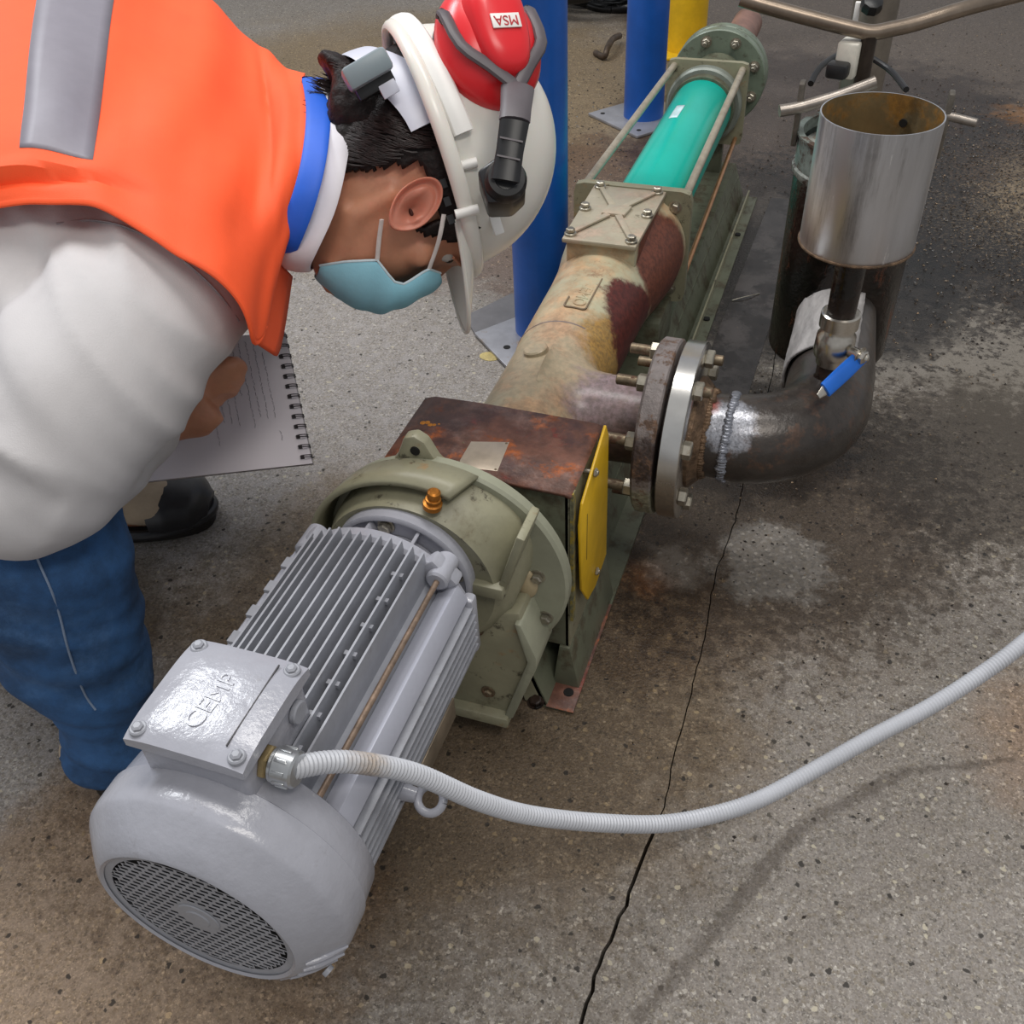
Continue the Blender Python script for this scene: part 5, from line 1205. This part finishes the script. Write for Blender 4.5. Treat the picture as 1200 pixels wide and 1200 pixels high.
# ---- shirt (torso and sleeves welded), vest patch, trousers
sm = MB()
sm.tube([P(*t[0]) for t in TS], [(t[1]+.016, t[2]+.018, E1) for t in TS], 30, sub=3)
sm.ball(P(26, 562, .81), .066, 20)
sm.tube([P(380, 205, .985), P(345, 205, .99), P(315, 205, 1.04)], [(.055, .052, Fh), (.046, .042, Fh), (.036, .036, Fh)], 24, sub=3)
sm.tube([P(243, 262, 1.02), P(203, 308, .915), P(146, 395, .845), P(82, 480, .815), P(28, 560, .80)], [.058, .088, .083, .078, .064], 24, sub=4)
sm.tube([P(28, 560, .80), P(58, 560, .82), P(100, 540, .865), P(146, 510, .935), P(180, 492, .985)], [.064, .062, .052, .043, .036], 20, sub=4)
sm.tube([P(120, 270, .93), P(40, 380, .90), P(-30, 500, .90), P(-60, 560, .88)], [.10, .10, .08, .06], 22, sub=3)
sm.tube([P(250, 190, 1.12), P(190, 260, 1.18), P(80, 400, 1.22)], [.085, .075, .062], 20, sub=3)
sm.tube([P(80, 400, 1.22), P(125, 440, 1.19), P(168, 466, 1.14)], [.062, .052, .036], 20, sub=3)
fa_, fb_ = (RT*.55-UP*.83), (RT*.83+UP*.55)
def folds(c, n_):
    x, y = c.dot(fa_), c.dot(fb_)
    v = noise.noise(Vector((x*5, y*13, 1)))*.009
    w1 = noise.noise(Vector((x*7+y*2, y*20, 5))); v += (.5-min(1, abs(w1)*2.6))*.0055
    w2 = noise.noise(Vector((x*24, y*9, 9))); v += (.4-min(1, abs(w2)*2.4))*.0045*max(0, min(1, (x-.35)*4))
    return v
sho = remesh(sm, 'shirt', shirt, pe, .006, 8, folds)
from mathutils.bvhtree import BVHTree
def drape(ob, pix, lift=.0008):
    bv_ = BVHTree.FromObject(ob, bpy.context.evaluated_depsgraph_get()); out = []
    for px, py in pix:
        r = (P(px, py, 1)-CAM).normalized(); h = bv_.ray_cast(CAM-ORIG[pe], r)
        if h[0]: out.append(h[0]+ORIG[pe]-r*lift)
    return out
sp_ = drape(sho, [(66, 262), (100, 258), (135, 262), (170, 276), (205, 298), (235, 322), (260, 348), (280, 376), (288, 392)])
if len(sp_) > 2: MB().tube(sp_, .0009, 6, sub=4).build('shoulder_seam', M('seam_thread', (158, 154, 156), .8), sho)
# vest as a draped surface
G = [[(-160, -200, 1.20), (-160, -140, 1.06), (-160, -20, .92), (-160, 90, .84), (-160, 180, .80), (-160, 246, .79)],
     [(-50, -160, 1.20), (-60, -110, 1.06), (-60, 0, .92), (-65, 110, .83), (-65, 190, .795), (-65, 250, .79)],
     [(90, -110, 1.20), (80, -90, 1.08), (65, 5, .93), (52, 105, .85), (45, 180, .805), (44, 236, .79)],
     [(180, -50, 1.22), (165, -45, 1.10), (150, 32, .96), (140, 130, .87), (130, 202, .815), (128, 252, .79)],
     [(262, 50, 1.22), (240, 5, 1.12), (235, 62, .99), (222, 150, .885), (208, 232, .82), (204, 294, .785)],
     [(310, 110, 1.2), (300, 55, 1.11), (300, 112, 1.0), (292, 192, .905), (277, 272, .84), (262, 338, .80)],
     [(345, 130, 1.15), (334, 84, 1.07), (340, 134, .96), (332, 205, .895), (316, 292, .875), (297, 400, .85)],
     [(366, 140, 1.12), (357, 92, 1.04), (362, 140, .945), (354, 205, .905), (340, 258, .90), (319, 300, .915)],
     ]
GP = [[P(*q) for q in c] for c in G]
def SV(u, v):
    i = min(int(u), len(GP)-2); fu = u-i; j = min(int(v), len(GP[0])-2); fv = v-j
    def col_(ci):
        c = GP[max(0, min(len(GP)-1, ci))]; g = lambda k: c[max(0, min(len(c)-1, k))]
        return cr(g(j-1), g(j), g(j+1), g(j+2), fv)
    return cr(col_(i-1), col_(i), col_(i+1), col_(i+2), fu)
def SVn(u, v):
    a = SV(min(u+.02, 6.99), v)-SV(max(u-.02, 0), v); b_ = SV(u, min(v+.02, 4.99))-SV(u, max(v-.02, 0)); n_ = a.cross(b_).normalized()
    return n_ if n_.dot(CAM-SV(u, v)) > 0 else -n_
def vd(u, v):
    q = SV(u, v); a = 0
    a += noise.noise(Vector((u*1.6, v*.9, 2)))*.006*max(0, min(1, (7-u)))
    a += -.007*math.exp(-((v-4.35-.18*math.sin(u*1.1))/.10)**2)*max(0, 1-abs(u-1.6)/2.6)     # long fold above the armhole
    a += .006*math.exp(-((v-4.15-.18*math.sin(u*1.1))/.12)**2)*max(0, 1-abs(u-1.6)/2.6)
    a += -.004*math.exp(-((u-5.3-.3*(v-2))/.16)**2)*max(0, 1-abs(v-2)/2)
    return q+SVn(u, v)*(a+.004)
nu, nv_ = 84, 60
rows = [[vd(7*i/nu, 5*j/nv_) for j in range(nv_+1)] for i in range(nu+1)]
MB().grid(rows).build('vest', orange, pe, solid=.003, clean=False, label='bright orange high visibility vest')
hem = [r[-1] for r in rows]; MB().tube(hem, [(.0028, .002, UP)]*len(hem), 8).build('armhole_hem', orange, pe)
# front edge of the vest turning under the chest
fe = MB(); fr1 = [SV(6+i/12, 5) for i in range(13)]
fe.grid([[p+fwd*(.02*k)+UP*(-.0*k) for p in fr1] for k in range(5)]); fe.build('vest_front_turn', orange, pe, solid=.003, clean=False)
# reflective tape across the back
tape = []
for j in range(41):
    v = .6+(4.02-.6)*j/40; row = []
    for i in range(7):
        u = 1.82+(.0)*v + .92*i/6 + (0)
        q = vd(u, v); row.append(q+SVn(u, v)*.0016)
    tape.append(row)
MB().grid(tape).build('reflective_tape', bandm, pe, solid=.001, clean=False, label='grey reflective tape band')
# neck binding and shirt collar: closed rings round the neck
cols = []
def collar(pix, hw, th, mat_, name, lab):
    pts = [P(*q) for q in pix]; dr = (RT*.96-UP*.12).normalized()
    MB().tube(pts+[pts[0]], [(hw, th, dr)]*(len(pts)+1), 12, sub=5, cap=False).build(name, mat_, pe, label=lab)
collar([(367, 93, .985), (373, 130, .917), (368, 185, .887), (354, 240, .884), (333, 292, .91), (330, 300, .98), (345, 250, 1.09), (362, 150, 1.11)], .0112, .0022, bluec, 'neck_binding', 'bright blue binding of the vest neckline')
collar([(388, 97, .975), (394, 140, .915), (389, 190, .897), (375, 245, .90), (348, 304, .92), (352, 310, .99), (365, 250, 1.07), (384, 150, 1.09)], .0135, .003, collarw, 'shirt_collar', 'white shirt collar')
jn = MB()
jn.tube([hip_n, hip_n.lerp(kn_n, .5), kn_n], [.115, .10, .082], 24, sub=3)
jn.tube([kn_n, P(42, 650, .90), P(80, 735, .95), P(118, 815, .995), P(130, 855, 1.02), P(133, 877, 1.032), P(133, 892, 1.04)], [.082, .082, .071, .051, .050, .050, .047], 24, sub=4)
jn.tube([hip_f, hip_f.lerp(kn_f, .5), kn_f], [.11, .09, .075], 20, sub=3)
jn.tube([kn_f, kn_f.lerp(an_f, .5), an_f+Vector((-.01, 0, .01))], [.075, .068, .06], 20, sub=3)
jn.tube([P(-200, 250, 1.02), P(-290, 260, 1.03), P(-360, 280, 1.03)], [(.12, .17, E1), (.13, .18, E1), (.09, .14, E1)], 24, sub=2)
def dfold(c, n_):
    d = c.dot(Vector((0, 0, 1))); low = max(0, 1-(c.z/.16))
    return noise.noise(Vector((c.x*6+c.y*4, c.z*22+c.x*9, 2)))*.010 + (.4-min(1, abs(noise.noise(Vector((c.x*9, c.z*34+c.y*14+c.x*10, 8))))*2.5))*.0065*(.4+low)
jo = remesh(jn, 'jeans', denim, pe, .006, 6, dfold)
pts = drape(jo, [(38, 640), (48, 665), (60, 692), (70, 722), (78, 755), (88, 786), (100, 815), (112, 832)])
if len(pts) > 2: MB().tube(pts, .0011, 6, sub=3).build('side_seam', denimst, jo)
# ---- shoes
def shoe(an, d, nm):
    d = Vector(d).normalized(); side = Vector((-d.y, d.x, 0)); z = Vector((0, 0, 1)); o_ = Vector((an.x, an.y, 0))+d*(.022 if nm == 'shoe_a' else .035)
    sh = thing(nm, 'tan lace up work shoe with black toe cap, ' + ('far one under the notepad' if nm == 'shoe_a' else 'near one mostly hidden behind the motor'), 'shoe', tuple(o_))
    sh.name = 'work_shoe'
    S = [(-.082, .030, .030), (-.065, .036, .045), (-.02, .036, .048), (.04, .042, .044), (.09, .052, .038), (.135, .054, .032), (.170, .046, .026), (.196, .024, .020)]
    b = MB()
    for k, (t, w2, hh) in enumerate(S): pass
    b.tube([o_+d*t+z*(.018+hh) for t, w2, hh in S], [(w2, hh, side) for t, w2, hh in S], 24, sub=4)
    up_ = remesh(b, 'upper', tan, sh, .004, 3, lambda c, n_: noise.noise(c*60)*.0015 if c.z > .02 else 0)
    # ankle collar
    if nm == 'shoe_a': MB().tube([o_+z*.055-d*.02, o_+z*.085-d*.024, o_+z*.115-d*.025], [(.036, .044, side), (.036, .044, side), (.036, .044, side)], 24).build('ankle_cuff', tan, sh)
    out = []
    for k in range(40):
        a = 2*PI*k/40; ca, sa = math.cos(a), math.sin(a)
        x = .058+.146*ca; wv = .047+.006*ca
        out.append(o_+d*x+side*(wv*math.copysign(abs(sa)**.8, sa)))
    MB().prism([p+z*.001 for p in out], z*.018).build('sole', M('sole_rubber', (34, 30, 28), .6, 0, .2, 40), sh, bevel=.003)
    t_ = MB(); t_.tube([o_+d*.132+z*.036, o_+d*.150+z*.038, o_+d*.180+z*.036, o_+d*.203+z*.030], [(.058, .040, side), (.058, .040, side), (.048, .033, side), (.022, .018, side)], 24, sub=4)
    t_.build('toe_cap', M('toe_rubber', (40, 40, 44), .4, 0, .2, 30), sh)
    t2 = MB().tube([o_+d*.07+side*.051+z*.022, o_+d*.14+side*.053+z*.024, o_+d*.198+side*.02+z*.024, o_+d*.198-side*.02+z*.024, o_+d*.14-side*.053+z*.024, o_+d*.07-side*.051+z*.022], .007, 10, sub=4); t2.build('rand', M('toe_rubber', (40, 40, 44)), sh)
    for k in range(5):
        x = .03+k*.018; h_ = .118-k*.0125
        MB().tube([o_+d*x+side*.026+z*(h_-.014), o_+d*(x+.004)+z*(h_), o_+d*x-side*.026+z*(h_-.014)], [(.0045, .0022, d)]*3, 8, sub=3).build('lace', lace, sh)
    for s_ in (-1, 1):
        MB().tube([o_+d*.05+z*.112, o_+d*.055+side*s_*.028+z*.116, o_+d*.075+side*s_*.035+z*.098, o_+d*.062+side*s_*.012+z*.108], .003, 8, sub=4).build('lace_bow', lace, sh)
        MB().tube([o_+d*.055+z*.110, o_+d*.085+side*s_*.015+z*.098, o_+d*.10+side*s_*.02+z*.086], .0026, 8, sub=4).build('lace_end', lace, sh)
    return sh
shoe(an_f, df_, 'shoe_a'); shoe(an_n, dn_, 'shoe_b')
# cuffs of the jeans
# ---- notepad and pencil
npd = thing('spiral_notepad', 'open white spiral notepad with pencil notes in the hands of the crouching person', 'notepad', tuple(P(250, 560, 1.08)))
c00, c10, c11 = P(137, 568, 1.07), P(366, 543, 1.075), P(333, 388, 1.09)
ex = (c10-c00); ey_ = (c11-c10); c01 = c00+ey_
nzp = ex.cross(ey_).normalized(); nzp = nzp if nzp.dot(CAM-c00) > 0 else -nzp
MB().prism([c00, c10, c11, c01], -nzp*.0012).build('top_page', paper, npd, smooth=False)
MB().prism([c00-nzp*.0014, c10-nzp*.0014, c11-nzp*.0014, c01-nzp*.0014], -nzp*.006).build('page_block', M('page_edge', (186, 180, 184), .85, 0, .1, 300, stretch=(1, 1, 6)), npd, smooth=False)
MB().prism([c00-nzp*.0076, c10-nzp*.0076, c11-nzp*.0076, c01-nzp*.0076], -nzp*.0016).build('back_cover', M('card_back', (90, 84, 84), .8), npd, smooth=False)
xh, yh = ex.normalized(), ey_.normalized(); WX, WY = ex.length, ey_.length
def np_(x, y, z=.0003): return c00+xh*x+yh*y+nzp*z
for k in range(13):
    y = .008+k*(WY-.014)/12
    for dy in (-.0011, .0011):
        pts = [np_(WX-.006+.0065*math.cos(a)+.0015, y+dy, .0005+.0055*math.sin(a)) for a in [math.radians(180-20*i) for i in range(15)]]
        MB().tube(pts, .0006, 6).build('spiral_wire', M('spiral_black', (40, 36, 38), .35, .3), npd)
    MB().box(np_(WX-.009, y, .0003), (.004, .0042, .0004), Matrix((xh, yh, nzp)).transposed()).build('punched_hole', M('hole_grey', (60, 54, 56), .8), npd, smooth=False)
wr = MB(); rgn = random.Random(5)
for xl, y0, y1 in ((.128, .058, .10), (.136, .060, .14), (.144, .05, .143), (.152, .085, .143), (.160, .05, .143), (.168, .06, .144), (.176, .056, .143), (.184, .06, .13), (.110, .075, .12), (.118, .03, .052), (.186, .03, .04)):
    y = y1
    while y > y0:
        L = rgn.uniform(.003, .008); pts = []
        for i in range(5): pts.append(np_(xl+rgn.uniform(-.0009, .0009), y-L*i/4, .0005))
        wr.tube(pts, .00022, 4); y -= L+rgn.uniform(.0008, .002)
wr.build('pencil_writing', ink, npd, clean=False)
pc = MB().tube([P(287, 424, 1.062), P(284, 426, 1.058), P(262, 436, 1.03), P(238, 420, .985)], [.0004, .0032, .0036, .0036], 8); 
tag(pc.build('pencil', M('pencil_brown', (120, 76, 52), .5), None), 'brown pencil held in the writing hand over the notepad', 'pencil')
